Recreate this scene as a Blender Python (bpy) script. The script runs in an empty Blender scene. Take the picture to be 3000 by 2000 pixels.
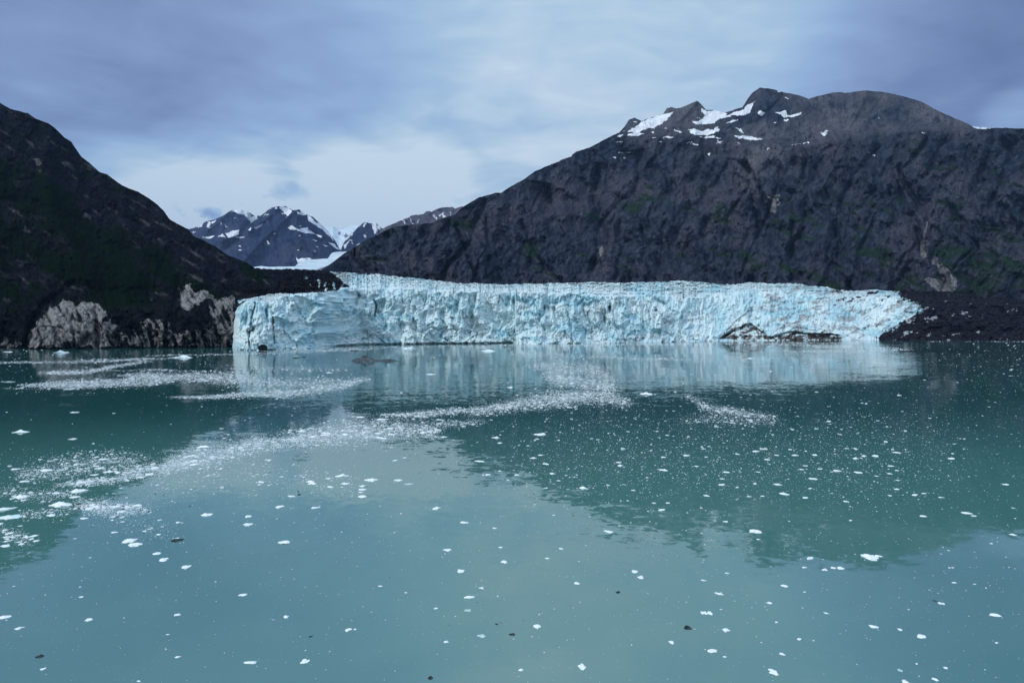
import bpy, math, random
import numpy as np
from math import radians
random.seed(7); RS=np.random.RandomState(11)
S=bpy.context.scene; C=S.collection
# ------------------------------------------------------------------ camera
CAM_H=30.0; F=1500.0; CX=1500.0; HZ=950.0      # metres, focal in photo px, principal column, horizon row
cd=bpy.data.cameras.new('camera'); cam=bpy.data.objects.new('camera',cd); C.objects.link(cam)
cam.location=(0,0,CAM_H); cam.rotation_euler=(radians(90),0,0)
cd.sensor_width=36; cd.lens=18; cd.shift_y=(HZ-1000)/3000.0; cd.clip_start=0.5; cd.clip_end=80000
S.camera=cam
S.view_settings.view_transform='Standard'; S.view_settings.look='None'
S.view_settings.exposure=0.0; S.view_settings.gamma=1
# ------------------------------------------------------------------ world
SUN_EL=40; SUN_AZ=238          # azimuth clockwise from +Y (view direction)
W=bpy.data.worlds.new('World'); S.world=W; W.use_nodes=True
class NT:
    def __init__(s,t): s.t=t; s.n=t.nodes; s.l=t.links
    def new(s,ty,**k):
        n=s.n.new(ty)
        for a,b in k.items(): setattr(n,a,b)
        return n
    def put(s,sock,v):
        if v is None: return
        if isinstance(v,bpy.types.NodeSocket): s.l.new(v,sock)
        else:
            if isinstance(v,(tuple,list)) and len(v)==3 and sock.type=='RGBA': v=(*v,1)
            sock.default_value=v
    def m(s,op,a,b=None,c=None,clamp=False):
        n=s.new('ShaderNodeMath',operation=op,use_clamp=clamp)
        for i,v in enumerate((a,b,c)): s.put(n.inputs[i],v)
        return n.outputs[0]
    def vm(s,op,a,b=None,out=0):
        n=s.new('ShaderNodeVectorMath',operation=op)
        s.put(n.inputs[0],a); s.put(n.inputs[1],b)
        return n.outputs[out]
    def rng(s,v,a,b,c=0.,d=1.,smooth=True):
        n=s.new('ShaderNodeMapRange',interpolation_type='SMOOTHSTEP' if smooth else 'LINEAR')
        for i,x in enumerate((v,a,b,c,d)): s.put(n.inputs[i],x)
        return n.outputs[0]
    def mix(s,f,a,b,mode='MIX'):
        n=s.new('ShaderNodeMix',data_type='RGBA',blend_type=mode)
        s.put(n.inputs[0],f); s.put(n.inputs[6],a); s.put(n.inputs[7],b)
        return n.outputs[2]
    def noise(s,vec,scale,detail=4,rough=.55,dist=0.,out=0,lac=2.):
        n=s.new('ShaderNodeTexNoise')
        s.put(n.inputs['Vector'],vec); s.put(n.inputs['Scale'],scale); s.put(n.inputs['Detail'],detail)
        s.put(n.inputs['Roughness'],rough); s.put(n.inputs['Distortion'],dist); s.put(n.inputs['Lacunarity'],lac)
        return n.outputs[out]
    def comb(s,x,y,z):
        n=s.new('ShaderNodeCombineXYZ'); s.put(n.inputs[0],x); s.put(n.inputs[1],y); s.put(n.inputs[2],z); return n.outputs[0]
    def sep(s,v):
        n=s.new('ShaderNodeSeparateXYZ'); s.put(n.inputs[0],v); return n.outputs
def direc(u,v):
    d=np.array([u-CX,F,HZ-v],float); return tuple(d/np.linalg.norm(d))
w=NT(W.node_tree); bg=w.n['Background']
sky=w.new('ShaderNodeTexSky',sky_type='NISHITA'); sky.sun_disc=False
sky.sun_elevation=radians(SUN_EL); sky.sun_rotation=radians(SUN_AZ); sky.air_density=1.2; sky.dust_density=1.5
D=w.vm('NORMALIZE',w.new('ShaderNodeTexCoord').outputs['Generated'])
dx,dy,dz=w.sep(D)
zz=w.m('MAXIMUM',dz,0.0)
den=w.m('ADD',zz,0.22)
P=w.comb(w.m('DIVIDE',dx,den),w.m('DIVIDE',dy,den),0.)          # cloud deck seen from below
warp=w.vm('MULTIPLY',w.vm('SUBTRACT',w.noise(P,1.1,3,.5,out=1),(.5,.5,.5)),(1.0,.8,0))
P2=w.vm('ADD',P,warp)
n1=w.noise(w.vm('MULTIPLY',P2,(.8,1.15,1)),1.5,3,.45)
n2=w.noise(w.vm('MULTIPLY',P2,(1.0,1.8,1)),4.3,5,.5)
Pl=w.comb(w.m('MULTIPLY',dx,1.0),w.m('MULTIPLY',dz,3.6),dy)      # thin low layers near the horizon
n3=w.noise(w.vm('ADD',Pl,w.vm('MULTIPLY',w.vm('SUBTRACT',w.noise(Pl,3.0,3,.5,out=1),(.5,.5,.5)),(.35,.35,.35))),4.2,6,.56)
el=w.m('ARCSINE',w.m('MAXIMUM',w.m('MINIMUM',dz,1.),-1.))
def blob(u,v,r0,r1,amp):       # broad light or dark area of the cloud deck, r in degrees
    c=w.vm('DOT_PRODUCT',D,direc(u,v),out=1)
    return w.rng(c,math.cos(radians(r1)),math.cos(radians(r0)),0.,amp)
t=w.m('MULTIPLY_ADD',n1,0.36,0.43)
t=w.m('ADD',t,w.m('MULTIPLY_ADD',n2,.34,-.17))
for b in [(1850,100,2,33,.22),(1500,430,3,24,.08),(560,700,2,12,.58),(1150,650,2,12,.52),(850,660,2,12,.36),
          (2950,330,1,19,-.46),(40,20,2,20,-.26),(3000,700,1,10,-.1),(560,400,1,12,-.07),(650,330,1,9,-.04),(1150,420,1,9,-.04),(200,330,1,10,.02),
          (2990,350,.3,3.2,.36),(1000,60,1,14,-.10),(2700,60,1,14,-.02)]:
    t=w.m('ADD',t,blob(*b))
lowf=w.rng(el,radians(4),radians(30),1.,.15)
t=w.m('ADD',t,w.m('MULTIPLY',w.m('MULTIPLY',w.m('SUBTRACT',n3,.5),1.35),lowf))
# two small grey caps of cloud over the far peaks
for (u,v,ru,rv,a) in [(640,606,150,40,.62),(865,575,150,40,.36),(600,645,60,34,.8),(1060,645,110,22,.22),(1280,580,170,18,.16),(1250,540,150,10,-.0)]:
    az=math.atan2(u-CX,F); eu=(HZ-v)/F
    A=w.m('SUBTRACT',w.m('DIVIDE',dx,w.m('MAXIMUM',dy,.05)),(u-CX)/F)
    B=w.m('SUBTRACT',w.m('DIVIDE',dz,w.m('MAXIMUM',dy,.05)),eu)
    A=w.m('MULTIPLY',A,F/ru); B=w.m('MULTIPLY',B,F/rv)
    wn=w.m('MULTIPLY',w.m('SUBTRACT',w.noise(D,20,6,.62),.5),3.2)
    r=w.m('ADD',w.m('ADD',w.m('MULTIPLY',A,A),w.m('MULTIPLY',B,B)),wn)
    t=w.m('SUBTRACT',t,w.m('MULTIPLY',w.rng(r,-.6,1.4,a,0.),w.rng(dy,.1,.3)))
ramp=w.new('ShaderNodeValToRGB'); w.put(ramp.inputs[0],t)
cr=ramp.color_ramp; cr.elements[0].position=0.0; cr.elements[0].color=(.125,.178,.355,1)
cr.elements[1].position=1.0; cr.elements[1].color=(.70,.84,.94,1)
for p,c in [(.2,(.18,.25,.46,1)),(.4,(.255,.36,.60,1)),(.6,(.33,.485,.745,1)),(.8,(.45,.635,.82,1))]:
    e=cr.elements.new(p); e.color=c
over=w.rng(el,radians(30),radians(60),1.,2.2)                   # overcast grows brighter overhead
back=w.rng(dy,-.5,.35,1.15,1.0)
lum=w.m('MULTIPLY',over,back); neu=w.m('MAXIMUM',w.rng(el,radians(32),radians(50)),w.rng(dy,.3,-.3))   # greyer, brighter deck overhead and behind
cloud=w.mix(1.,w.mix(w.m('MULTIPLY',neu,.75),ramp.outputs[0],(.42,.47,.52)),w.comb(lum,lum,lum),'MULTIPLY')
nis=w.mix(1.,sky.outputs[0],(.1,.1,.1),'MULTIPLY')
w.put(bg.inputs[0],w.mix(.93,nis,cloud)); bg.inputs[1].default_value=1.0
# ------------------------------------------------------------------ sun through the overcast
sl=bpy.data.lights.new('sun','SUN'); sl.energy=1.8; sl.angle=radians(10); sl.color=(1,.97,.94)
so=bpy.data.objects.new('sun',sl); C.objects.link(so)
a=radians(SUN_AZ); e=radians(SUN_EL)
from mathutils import Vector
sd=Vector((math.sin(a)*math.cos(e),math.cos(a)*math.cos(e),math.sin(e)))
so.rotation_euler=sd.to_track_quat('Z','Y').to_euler(); so.location=(0,-50,300)
# ------------------------------------------------------------------ numpy noise
_p=RS.permutation(256).astype(np.int64); _p=np.concatenate([_p,_p,_p])
_g=RS.normal(size=(256,3)); _g/=np.linalg.norm(_g,axis=1)[:,None]; _g=_g.astype(np.float32)
def perlin(x,y,z):
    xi=np.floor(x).astype(np.int64); yi=np.floor(y).astype(np.int64); zi=np.floor(z).astype(np.int64)
    xf=(x-xi).astype(np.float32); yf=(y-yi).astype(np.float32); zf=(z-zi).astype(np.float32)
    u=xf*xf*xf*(xf*(xf*6-15)+10); v=yf*yf*yf*(yf*(yf*6-15)+10); w_=zf*zf*zf*(zf*(zf*6-15)+10)
    r=0
    for i in (0,1):
        for j in (0,1):
            for k in (0,1):
                h=_p[_p[_p[(xi+i)&255]+((yi+j)&255)]+((zi+k)&255)]
                g=_g[h]
                d=g[...,0]*(xf-i)+g[...,1]*(yf-j)+g[...,2]*(zf-k)
                r=r+d*(u if i else 1-u)*(v if j else 1-v)*(w_ if k else 1-w_)
    return r*1.6
def fbm(x,y,z,o=5,gain=.5,lac=2.03,ridge=False):
    a=1.;s=0.;n=0.
    for i in range(o):
        q=perlin(x+i*17.3,y+i*5.1,z-i*9.7)
        if ridge: q=1-2*np.abs(q)
        s=s+a*q; n+=a; a*=gain; x=x*lac;y=y*lac;z=z*lac
    return s/n
def hash2(i,j,k):
    return _p[_p[_p[i&255]+(j&255)]+(k&255)]/255.
def worley(x,y,seed=0):        # cell value, edge distance, offsets to the cell point
    xi=np.floor(x).astype(np.int64); yi=np.floor(y).astype(np.int64)
    f1=np.full(x.shape,9.);f2=np.full(x.shape,9.);cv=np.zeros(x.shape);ox=np.zeros(x.shape);oy=np.zeros(x.shape);c2=np.zeros(x.shape);c3=np.zeros(x.shape)
    for i in (-1,0,1):
        for j in (-1,0,1):
            a=xi+i;b=yi+j
            px=a+hash2(a,b,seed*3+1); py=b+hash2(a,b,seed*3+2)
            ddx=x-px; ddy=y-py; d=np.sqrt(ddx*ddx+ddy*ddy)
            c=d<f1
            f2=np.where(c,f1,np.minimum(f2,d)); f1=np.where(c,d,f1)
            cv=np.where(c,hash2(a,b,seed*3+5),cv); c2=np.where(c,hash2(a,b,seed*3+7),c2); c3=np.where(c,hash2(a,b,seed*3+9),c3)
            ox=np.where(c,ddx,ox); oy=np.where(c,ddy,oy)
    return cv,f2-f1,ox,oy,c2,c3
def facets(x,y,seed,off=.35):
    x=x+.35*fbm(x*.9,y*.9,x*0+seed,3); y=y+.35*fbm(x*.9+9,y*.9,x*0+seed,3)          # broken blocks: every cell its own height and tilt
    cv,ed,ox,oy,a_,b_=worley(x,y,seed)
    return (cv-.5)*off*np.minimum(ed*6,1)+ (a_-.5)*ox*2.2*np.minimum(ed*5,1)+(b_-.5)*oy*2.2*np.minimum(ed*5,1), cv, ed
def sstep(a,b,x):
    t=np.clip((x-a)/(b-a),0,1); return t*t*(3-2*t)
def pl(pts): 
    p=np.array(pts,float); return p[:,0],p[:,1]
def interp(u,pts): 
    a,b=pl(pts); return np.interp(u,a,b)
def inpoly(U,V,poly):
    r=np.zeros(U.shape,bool); n=len(poly)
    for i in range(n):
        x1,y1=poly[i];x2,y2=poly[(i+1)%n]
        if y1==y2: continue
        c=((y1>V)!=(y2>V))&(U<(x2-x1)*(V-y1)/(y2-y1)+x1); r^=c
    return r
def pmask(U,V,polys):
    m=np.zeros(U.shape)
    for p in polys:
        a=np.array(p,float); lo=a.min(0)-12;hi=a.max(0)+12
        sel=(U>lo[0])&(U<hi[0])&(V>lo[1])&(V<hi[1])
        if sel.any(): m[sel]=np.maximum(m[sel],inpoly(U[sel],V[sel],p))
    return m
def segd(U,V,pts):             # distance to a traced line
    d=np.full(U.shape,1e9)
    for (x1,y1),(x2,y2) in zip(pts[:-1],pts[1:]):
        L=(x2-x1)**2+(y2-y1)**2; t=np.clip(((U-x1)*(x2-x1)+(V-y1)*(y2-y1))/L,0,1)
        d=np.minimum(d,np.hypot(U-x1-t*(x2-x1),V-y1-t*(y2-y1)))
    return d
def crop(ox,oy,s): return lambda pts:[(ox+x*s,oy+y*s) for x,y in pts]
c1=crop(0,250,.5102); c2=crop(500,550,.3827); c3=crop(1300,750,.3827); c4=crop(2000,750,.4252); c5=crop(1300,220,.4082); c6=crop(2100,220,.4337)
# ------------------------------------------------------------------ object helpers
def tag(o,label=None,cat=None,group=None,kind=None):
    if label:o['label']=label
    if cat:o['category']=cat
    if group:o['group']=group
    if kind:o['kind']=kind
    return o
def mesh_np(name,co,faces,mat,attrs=None,smooth=True,parent=None):
    me=bpy.data.meshes.new(name); nv=len(co); nf=len(faces); k=faces.shape[1]
    me.vertices.add(nv); me.vertices.foreach_set('co',co.astype(np.float32).ravel())
    me.loops.add(nf*k); me.loops.foreach_set('vertex_index',faces.astype(np.int32).ravel())
    me.polygons.add(nf); me.polygons.foreach_set('loop_start',np.arange(0,nf*k,k,dtype=np.int32))
    me.polygons.foreach_set('use_smooth',np.full(nf,smooth))
    me.update(calc_edges=True); me.validate()
    for an,av in (attrs or {}).items():
        at=me.color_attributes.new(an,'FLOAT_COLOR','POINT')
        c=np.ones((nv,4),np.float32); c[:,:av.shape[1]]=av; at.data.foreach_set('color',c.ravel())
    me.materials.append(mat); o=bpy.data.objects.new(name,me); C.objects.link(o)
    if parent:o.parent=parent
    return o
def relief(name,mat,u0,u1,du,top,bot,rows,depth,masks,jag=0.,backrows=10,backstep=60,backslope=.8,keep=None,seed=0,smooth=True,jscale=14.,tpow=1.,yref=None):
    """land surface: crest row 'top' and foot row 'bot' for every column, depth in metres for every point, then a far side falling away"""
    us=np.arange(u0,u1+du,du); vt=interp(us,top); vb=interp(us,bot) if isinstance(bot,list) else np.full(us.shape,float(bot))
    if jag:
        z0=np.zeros(us.shape)+seed*3.7
        vt=vt+jag*(fbm(us/jscale,z0,z0,4,.6)*1.4+fbm(us/(jscale*4),z0,z0,3)*.9)
    T=np.linspace(0,1,rows)**tpow
    U=np.repeat(us[None,:],rows,0); V=vb[None,:]+(vt-vb)[None,:]*T[:,None]; T2=np.repeat(T[:,None],len(us),1)
    Y=depth(U,V,T2)
    X=(U-CX)/F*Y; Z=CAM_H+(HZ-V)/F*Y
    yr=yref or Y; X1=(U-CX)/F*yr; Z1=(HZ-V)/F*yr
    M=masks(U,V,X1,Y,Z1 if yref else Z,T2)
    M=list(M)+[U*0]*(6-len(M))+[X1/1000.,(Y-(yref or 0))*.25/1000. if yref else Y/1000.,(Z1 if yref else Z)/1000.]
    if backrows:
        k=np.arange(1,backrows+1)[:,None]
        k=k*(1+k*.12)
        Yb=Y[-1][None,:]+k*backstep
        Xb=X[-1][None,:]*(Yb/Y[-1][None,:]); Zb=Z[-1][None,:]-backstep*backslope*k+fbm(Xb/150.,Yb/150.,Yb*0,3)*backstep*.3
        X=np.vstack([X,Xb]);Y=np.vstack([Y,Yb]);Z=np.vstack([Z,Zb])
        M=[np.vstack([m]+[m[-1:]]*backrows) for m in M]
    R,N=X.shape; co=np.stack([X,Y,Z],-1).reshape(-1,3)
    i=np.arange(R*N).reshape(R,N)
    f=np.stack([i[:-1,:-1],i[:-1,1:],i[1:,1:],i[1:,:-1]],-1)
    if keep is not None:
        kk=keep(U,V); kk=kk[:-1,:-1]&kk[1:,1:]
        full=np.ones(f.shape[:2],bool); full[:kk.shape[0],:kk.shape[1]]=kk
        f=f[full]
    f=f.reshape(-1,4)
    attrs={}
    attrs['mask']=np.stack([m.ravel() for m in M[:3]],-1)
    attrs['mask2']=np.stack([m.ravel() for m in M[3:6]],-1); attrs['surf']=np.stack([m.ravel() for m in M[6:9]],-1)
    return mesh_np(name,co,f,mat,attrs,smooth)
def newmat(name):
    m=bpy.data.materials.new(name); m.use_nodes=True; t_=NT(m.node_tree); return m,t_,t_.n['Principled BSDF']
def attr(t_,name):
    n=t_.new('ShaderNodeAttribute'); n.attribute_name=name; return n
def pos(t_): return t_.new('ShaderNodeNewGeometry').outputs['Position']
def surf(t_): return t_.vm('MULTIPLY',attr(t_,'surf').outputs['Vector'],(1000,1000,1000))
def bump(t_,h,dist,strength=1.,nrm=None):
    b=t_.new('ShaderNodeBump'); t_.put(b.inputs['Height'],h); b.inputs['Distance'].default_value=dist; b.inputs['Strength'].default_value=strength
    if nrm is not None: t_.put(b.inputs['Normal'],nrm)
    return b.outputs[0]
# ------------------------------------------------------------------ materials
def rock_mat(name,dark,mid,warm,veg,pale,sc=1.,snowc=(.80,.86,.92),bscale=1.):
    m,t_,b=newmat(name); p=surf(t_)
    ps=t_.vm('MULTIPLY',p,(1,1,.6))
    a_=t_.noise(p,.004/sc,6,.62,.4); b_=t_.noise(ps,.03/sc,6,.68,.6); c_=t_.noise(ps,.12/sc,5,.7,.4); g_=t_.noise(p,.0016/sc,4,.5)
    col=t_.mix(t_.rng(b_,.36,.66),dark,mid)
    col=t_.mix(t_.m('MULTIPLY',t_.rng(a_,.45,.62),t_.rng(c_,.3,.62,.35,.9)),col,warm)
    pk=t_.m('MULTIPLY',t_.rng(c_,.53,.66),t_.rng(a_,.4,.62,.1,.6))
    stv=t_.new('ShaderNodeMapping'); t_.put(stv.inputs['Vector'],p); stv.inputs['Rotation'].default_value=(0,radians(32),0)
    st_=t_.noise(t_.vm('MULTIPLY',stv.outputs[0],(.18,.3,1.2)),.07/sc,5,.65,.5)
    col=t_.mix(t_.rng(st_,.56,.68,0,.55),col,tuple(min(1,x*1.9) for x in mid)); col=t_.mix(t_.rng(st_,.44,.34,0,.6),col,dark)
    dkk=t_.rng(c_,.46,.35,0.,.4)
    col=t_.mix(dkk,col,dark)
    col=t_.mix(pk,col,tuple(min(1,x*2.3) for x in mid))
    A=attr(t_,'mask'); r,g,bl=t_.new('ShaderNodeSeparateColor').outputs[:3]; s=t_.n[-1] if False else None
    sp=[n for n in t_.n if n.bl_idname=='ShaderNodeSeparateColor'][-1]; t_.l.new(A.outputs['Color'],sp.inputs[0])
    pa=t_.mix(t_.rng(c_,.35,.65),tuple(x*.5 for x in pale),pale)
    col=t_.mix(t_.m('MULTIPLY',bl,t_.rng(b_,.36,.5,.25,1.)),col,pa)
    vn=t_.noise(p,.05/sc,6,.75)
    vg=t_.mix(t_.rng(vn,.35,.65),veg,tuple(x*2.2 for x in veg))
    col=t_.mix(t_.rng(t_.m('ADD',g,t_.m('MULTIPLY_ADD',vn,1.6,-.8)),.35,.6),col,vg)
    sn=t_.rng(t_.m('ADD',r,t_.m('MULTIPLY_ADD',c_,.9,-.5)),.3,.55)
    col=t_.mix(sn,col,t_.mix(t_.rng(b_,.35,.65),snowc,tuple(x*.72 for x in snowc)))
    t_.put(b.inputs['Base Color'],col); b.inputs['Roughness'].default_value=.9
    b.inputs['Specular IOR Level'].default_value=.0
    h=t_.m('ADD',t_.m('MULTIPLY',b_,6.),t_.m('MULTIPLY',c_,2.))
    h=t_.m('MULTIPLY',h,t_.rng(sn,0,1,1.,.12))
    t_.put(b.inputs['Normal'],bump(t_,h,1.6*bscale,.9))
    return m
M_right=rock_mat('dark_mountain_rock',(.009,.013,.026),(.040,.050,.070),(.060,.058,.068),(.010,.019,.012),(.23,.23,.235))
M_left=rock_mat('vignetted_mountain_rock',(.002,.003,.0045),(.013,.0165,.022),(.012,.013,.016),(.0025,.0065,.0028),(.36,.365,.36),sc=.45)  # left-hand rock: darkening of the lens vignette put into its colours
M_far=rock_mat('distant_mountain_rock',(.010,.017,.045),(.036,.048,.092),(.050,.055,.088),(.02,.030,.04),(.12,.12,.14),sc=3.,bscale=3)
M_ridge=rock_mat('distant_ridge_rock',(.05,.048,.065),(.11,.10,.12),(.12,.10,.11),(.03,.04,.03),(.2,.2,.2),sc=2.,bscale=2.5)
def ice_mat():
    m,t_,b=newmat('glacier_ice'); p=surf(t_)
    A=attr(t_,'mask'); sp=t_.new('ShaderNodeSeparateColor'); t_.l.new(A.outputs['Color'],sp.inputs[0]); deb,blue,dirt=sp.outputs[:3]
    A2=attr(t_,'mask2'); sp2=t_.new('ShaderNodeSeparateColor'); t_.l.new(A2.outputs['Color'],sp2.inputs[0]); line,brown,top=sp2.outputs[:3]
    ps=t_.vm('MULTIPLY',p,(1,1,.55))
    n1=t_.noise(ps,.03,6,.62,.8); n2=t_.noise(ps,.16,6,.68,.6); n3=t_.noise(p,.7,4,.6)
    col=t_.mix(t_.rng(n1,.38,.66),(.66,.795,.815),(.51,.715,.76))
    col=t_.mix(t_.rng(n2,.52,.75,0,.6),col,(.78,.83,.84))
    col=t_.mix(t_.m('MULTIPLY',blue,.85),col,(.34,.61,.70))
    gr=t_.rng(t_.m('ADD',t_.m('MULTIPLY',dirt,.65),t_.m('MULTIPLY',t_.m('SUBTRACT',n2,.5),1.1)),.25,.8)
    col=t_.mix(gr,col,(.30,.33,.34))
    ln=t_.m('MULTIPLY',line,t_.rng(n2,.35,.55))
    col=t_.mix(ln,col,(.07,.075,.08))
    dcol=t_.mix(t_.rng(n3,.3,.7),(.006,.006,.009),(.03,.03,.038))
    d2=t_.rng(t_.m('ADD',deb,t_.m('MULTIPLY',t_.m('SUBTRACT',n2,.5),1.3)),.38,.58)
    col=t_.mix(d2,col,dcol)
    col=t_.mix(brown,col,t_.mix(t_.rng(n3,.35,.65),(.035,.03,.026),(.13,.12,.105)))
    t_.put(b.inputs['Base Color'],col); b.inputs['Roughness'].default_value=.6; t_.put(b.inputs['Specular IOR Level'],t_.m('MULTIPLY',t_.m('SUBTRACT',1.,d2,clamp=True),.15))
    h=t_.m('ADD',t_.m('MULTIPLY',n2,1.2),t_.m('MULTIPLY',n3,.3))
    t_.put(b.inputs['Normal'],bump(t_,h,1.,.6))
    return m
M_ice=ice_mat()
def farice_mat():
    m,t_,b=newmat('far_glacier_snow'); p=pos(t_)
    A=attr(t_,'mask'); sp=t_.new('ShaderNodeSeparateColor'); t_.l.new(A.outputs['Color'],sp.inputs[0])
    n=t_.noise(p,.012,6,.65,.5)
    col=t_.mix(t_.rng(n,.4,.62),(.70,.78,.84),(.42,.58,.66))
    col=t_.mix(sp.outputs[2],col,(.07,.07,.10)); 
    t_.put(b.inputs['Base Color'],col); b.inputs['Roughness'].default_value=.8; b.inputs['Specular IOR Level'].default_value=.1
    t_.put(b.inputs['Normal'],bump(t_,n,25.,.7)); return m
M_farice=farice_mat()
def water_mat():
    m,t_,b=newmat('glacial_water'); p=pos(t_)
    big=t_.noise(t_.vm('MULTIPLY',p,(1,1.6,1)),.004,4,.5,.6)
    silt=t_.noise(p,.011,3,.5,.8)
    # paler base colour nearer the ship stands in for mirrored sky; silt mottles both
    wy=t_.sep(p)[1]; mirror_mix=t_.rng(t_.m('ADD',wy,t_.m('MULTIPLY_ADD',silt,120.,-60.)),190.,75.,0.,1.)
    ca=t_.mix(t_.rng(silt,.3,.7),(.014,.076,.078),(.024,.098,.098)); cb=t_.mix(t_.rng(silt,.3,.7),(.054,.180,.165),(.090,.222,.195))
    t_.put(b.inputs['Base Color'],t_.mix(mirror_mix,ca,cb))
    b.inputs['Roughness'].default_value=.045; b.inputs['IOR'].default_value=2.5
    px,py,pz=t_.sep(p)
    wa=t_.noise(t_.vm('MULTIPLY',p,(.55,1.0,1)),.9,3,.6,.5,out=1)
    wb=t_.noise(t_.vm('MULTIPLY',p,(.5,1.0,1)),.16,4,.55,.3,out=1)
    wc=t_.noise(t_.vm('MULTIPLY',p,(.4,1.,1)),.03,3,.5,.3,out=1)
    sa=t_.vm('SUBTRACT',wa,(.5,.5,.5)); sb=t_.vm('SUBTRACT',wb,(.5,.5,.5)); sc_=t_.vm('SUBTRACT',wc,(.5,.5,.5))
    patch=t_.rng(big,.36,.64,.25,1.9)
    s1=t_.vm('ADD',t_.vm('MULTIPLY',sa,(.050,.075,0)),t_.vm('MULTIPLY',sb,(.03,.05,0)))
    s1=t_.vm('MULTIPLY',s1,t_.comb(patch,patch,0.))
    s1=t_.vm('ADD',s1,t_.vm('MULTIPLY',sc_,(.012,.020,0)))
    t_.put(b.inputs['Normal'],t_.vm('NORMALIZE',t_.vm('ADD',s1,(0,0,1))))
    return m
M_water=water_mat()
# ------------------------------------------------------------------ water and sea bed
def water():
    xs=np.concatenate([-np.geomspace(30000,60,24),np.linspace(-50,50,9),np.geomspace(60,30000,24)])
    ys=np.concatenate([np.linspace(-3000,0,8),np.geomspace(20,30000,40)])
    X,Y=np.meshgrid(xs,ys); co=np.stack([X,Y,X*0],-1).reshape(-1,3); i=np.arange(X.size).reshape(X.shape)
    f=np.stack([i[:-1,:-1],i[:-1,1:],i[1:,1:],i[1:,:-1]],-1).reshape(-1,4)
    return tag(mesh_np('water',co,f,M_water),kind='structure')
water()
# ------------------------------------------------------------------ right mountain
TOPR=c2([(1215,590),(1330,500),(1460,420),(1560,370),(1700,300),(1850,280),(2000,270),(2100,225),(2180,205)])+c5([(130,950),(250,880),(375,845),(410,848),(480,800),(580,745),(650,695),(770,640),(900,585),(950,550),(1050,520),(1130,475),(1200,440),(1260,415),(1300,365),(1330,320),(1370,306),(1420,330),(1500,300),(1575,280),(1600,240),(1630,230),(1665,240),(1700,237),(1760,210),(1820,185),(1850,210),(1885,250),(1930,250),(2020,272),(2100,245),(2145,230)])+c6([(210,160),(240,120),(290,84),(380,95),(450,118),(550,135),(620,160),(690,140),(780,118),(830,115),(870,122),(930,113),(1010,105),(1110,113),(1250,140),(1380,180),(1500,245),(1600,290),(1700,330),(1738,357),(1760,366),(1815,366),(1835,359),(1950,358),(2075,362)])+[(3100,392),(3300,430)]
TOPR=[(900,830),(940,790)]+TOPR
BENCH=[(900,300),(1750,345),(1814,392),(1900,398),(2000,402),(2120,420),(2230,436),(2330,424),(2430,408),(2520,398),(2600,402),(2720,398),(2860,380),(2900,340),(3300,300)]
GUL=[(c5([(1110,640),(1095,720),(1095,840),(1070,920)]),7,70),(c5([(905,700),(960,740),(1040,800)]),6,40),(c5([(560,1060),(640,1220),(720,1370),(850,1490)]),6,60),
 (c5([(1300,880),(1170,990),(1110,1100),(1100,1260),(1060,1450)]),6,55),(c5([(1880,440),(1890,560),(1840,620)]),12,70),
 (c6([(575,470),(600,560),(580,700)]),5,55),(c6([(420,560),(430,680),(450,790),(560,800)]),7,50),(c6([(180,600),(240,680),(300,800),(345,950)]),10,80),
 (c6([(1180,600),(1230,760),(1290,900),(1370,1100),(1380,1190)]),10,90),(c6([(1480,700),(1560,860),(1640,980)]),7,50),(c6([(510,1000),(500,1200),(510,1390)]),6,50),(c6([(790,1050),(830,1150),(800,1350)]),6,45),
 (c6([(860,430),(800,560),(760,620)]),6,40),(c5([(300,1020),(330,1200),(300,1450)]),6,45),(c5([(80,1080),(120,1250),(90,1450)]),6,40),(c5([(1420,1100),(1450,1250),(1400,1450)]),7,45),(c5([(1900,1000),(1850,1150),(1900,1350)]),7,45),
 (c6([(1600,1000),(1750,1150),(1800,1350)]),8,50),(c5([(2130,630),(2190,700),(2205,830)]),8,50),(c6([(1850,520),(1750,700),(1800,900)]),7,50)]
RID=[(c6([(290,84),(330,200),(330,330)]),16,70),(c6([(1010,105),(960,240),(900,360),(860,480),(800,600),(700,780)]),16,110),(c5([(1820,185),(1700,320),(1560,420),(1500,560),(1400,720)]),16,90),(c5([(1370,306),(1330,380)]),8,40),
 (c5([(600,740),(850,800),(980,900),(1000,1100)]),14,60),(c6([(620,480),(700,700),(640,900)]),12,50),(c6([(1000,640),(1120,800),(1230,1000)]),14,60),(c5([(1700,650),(1650,900),(1600,1150)]),16,60),(c6([(1450,480),(1400,700),(1500,1000)]),16,60)]
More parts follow.
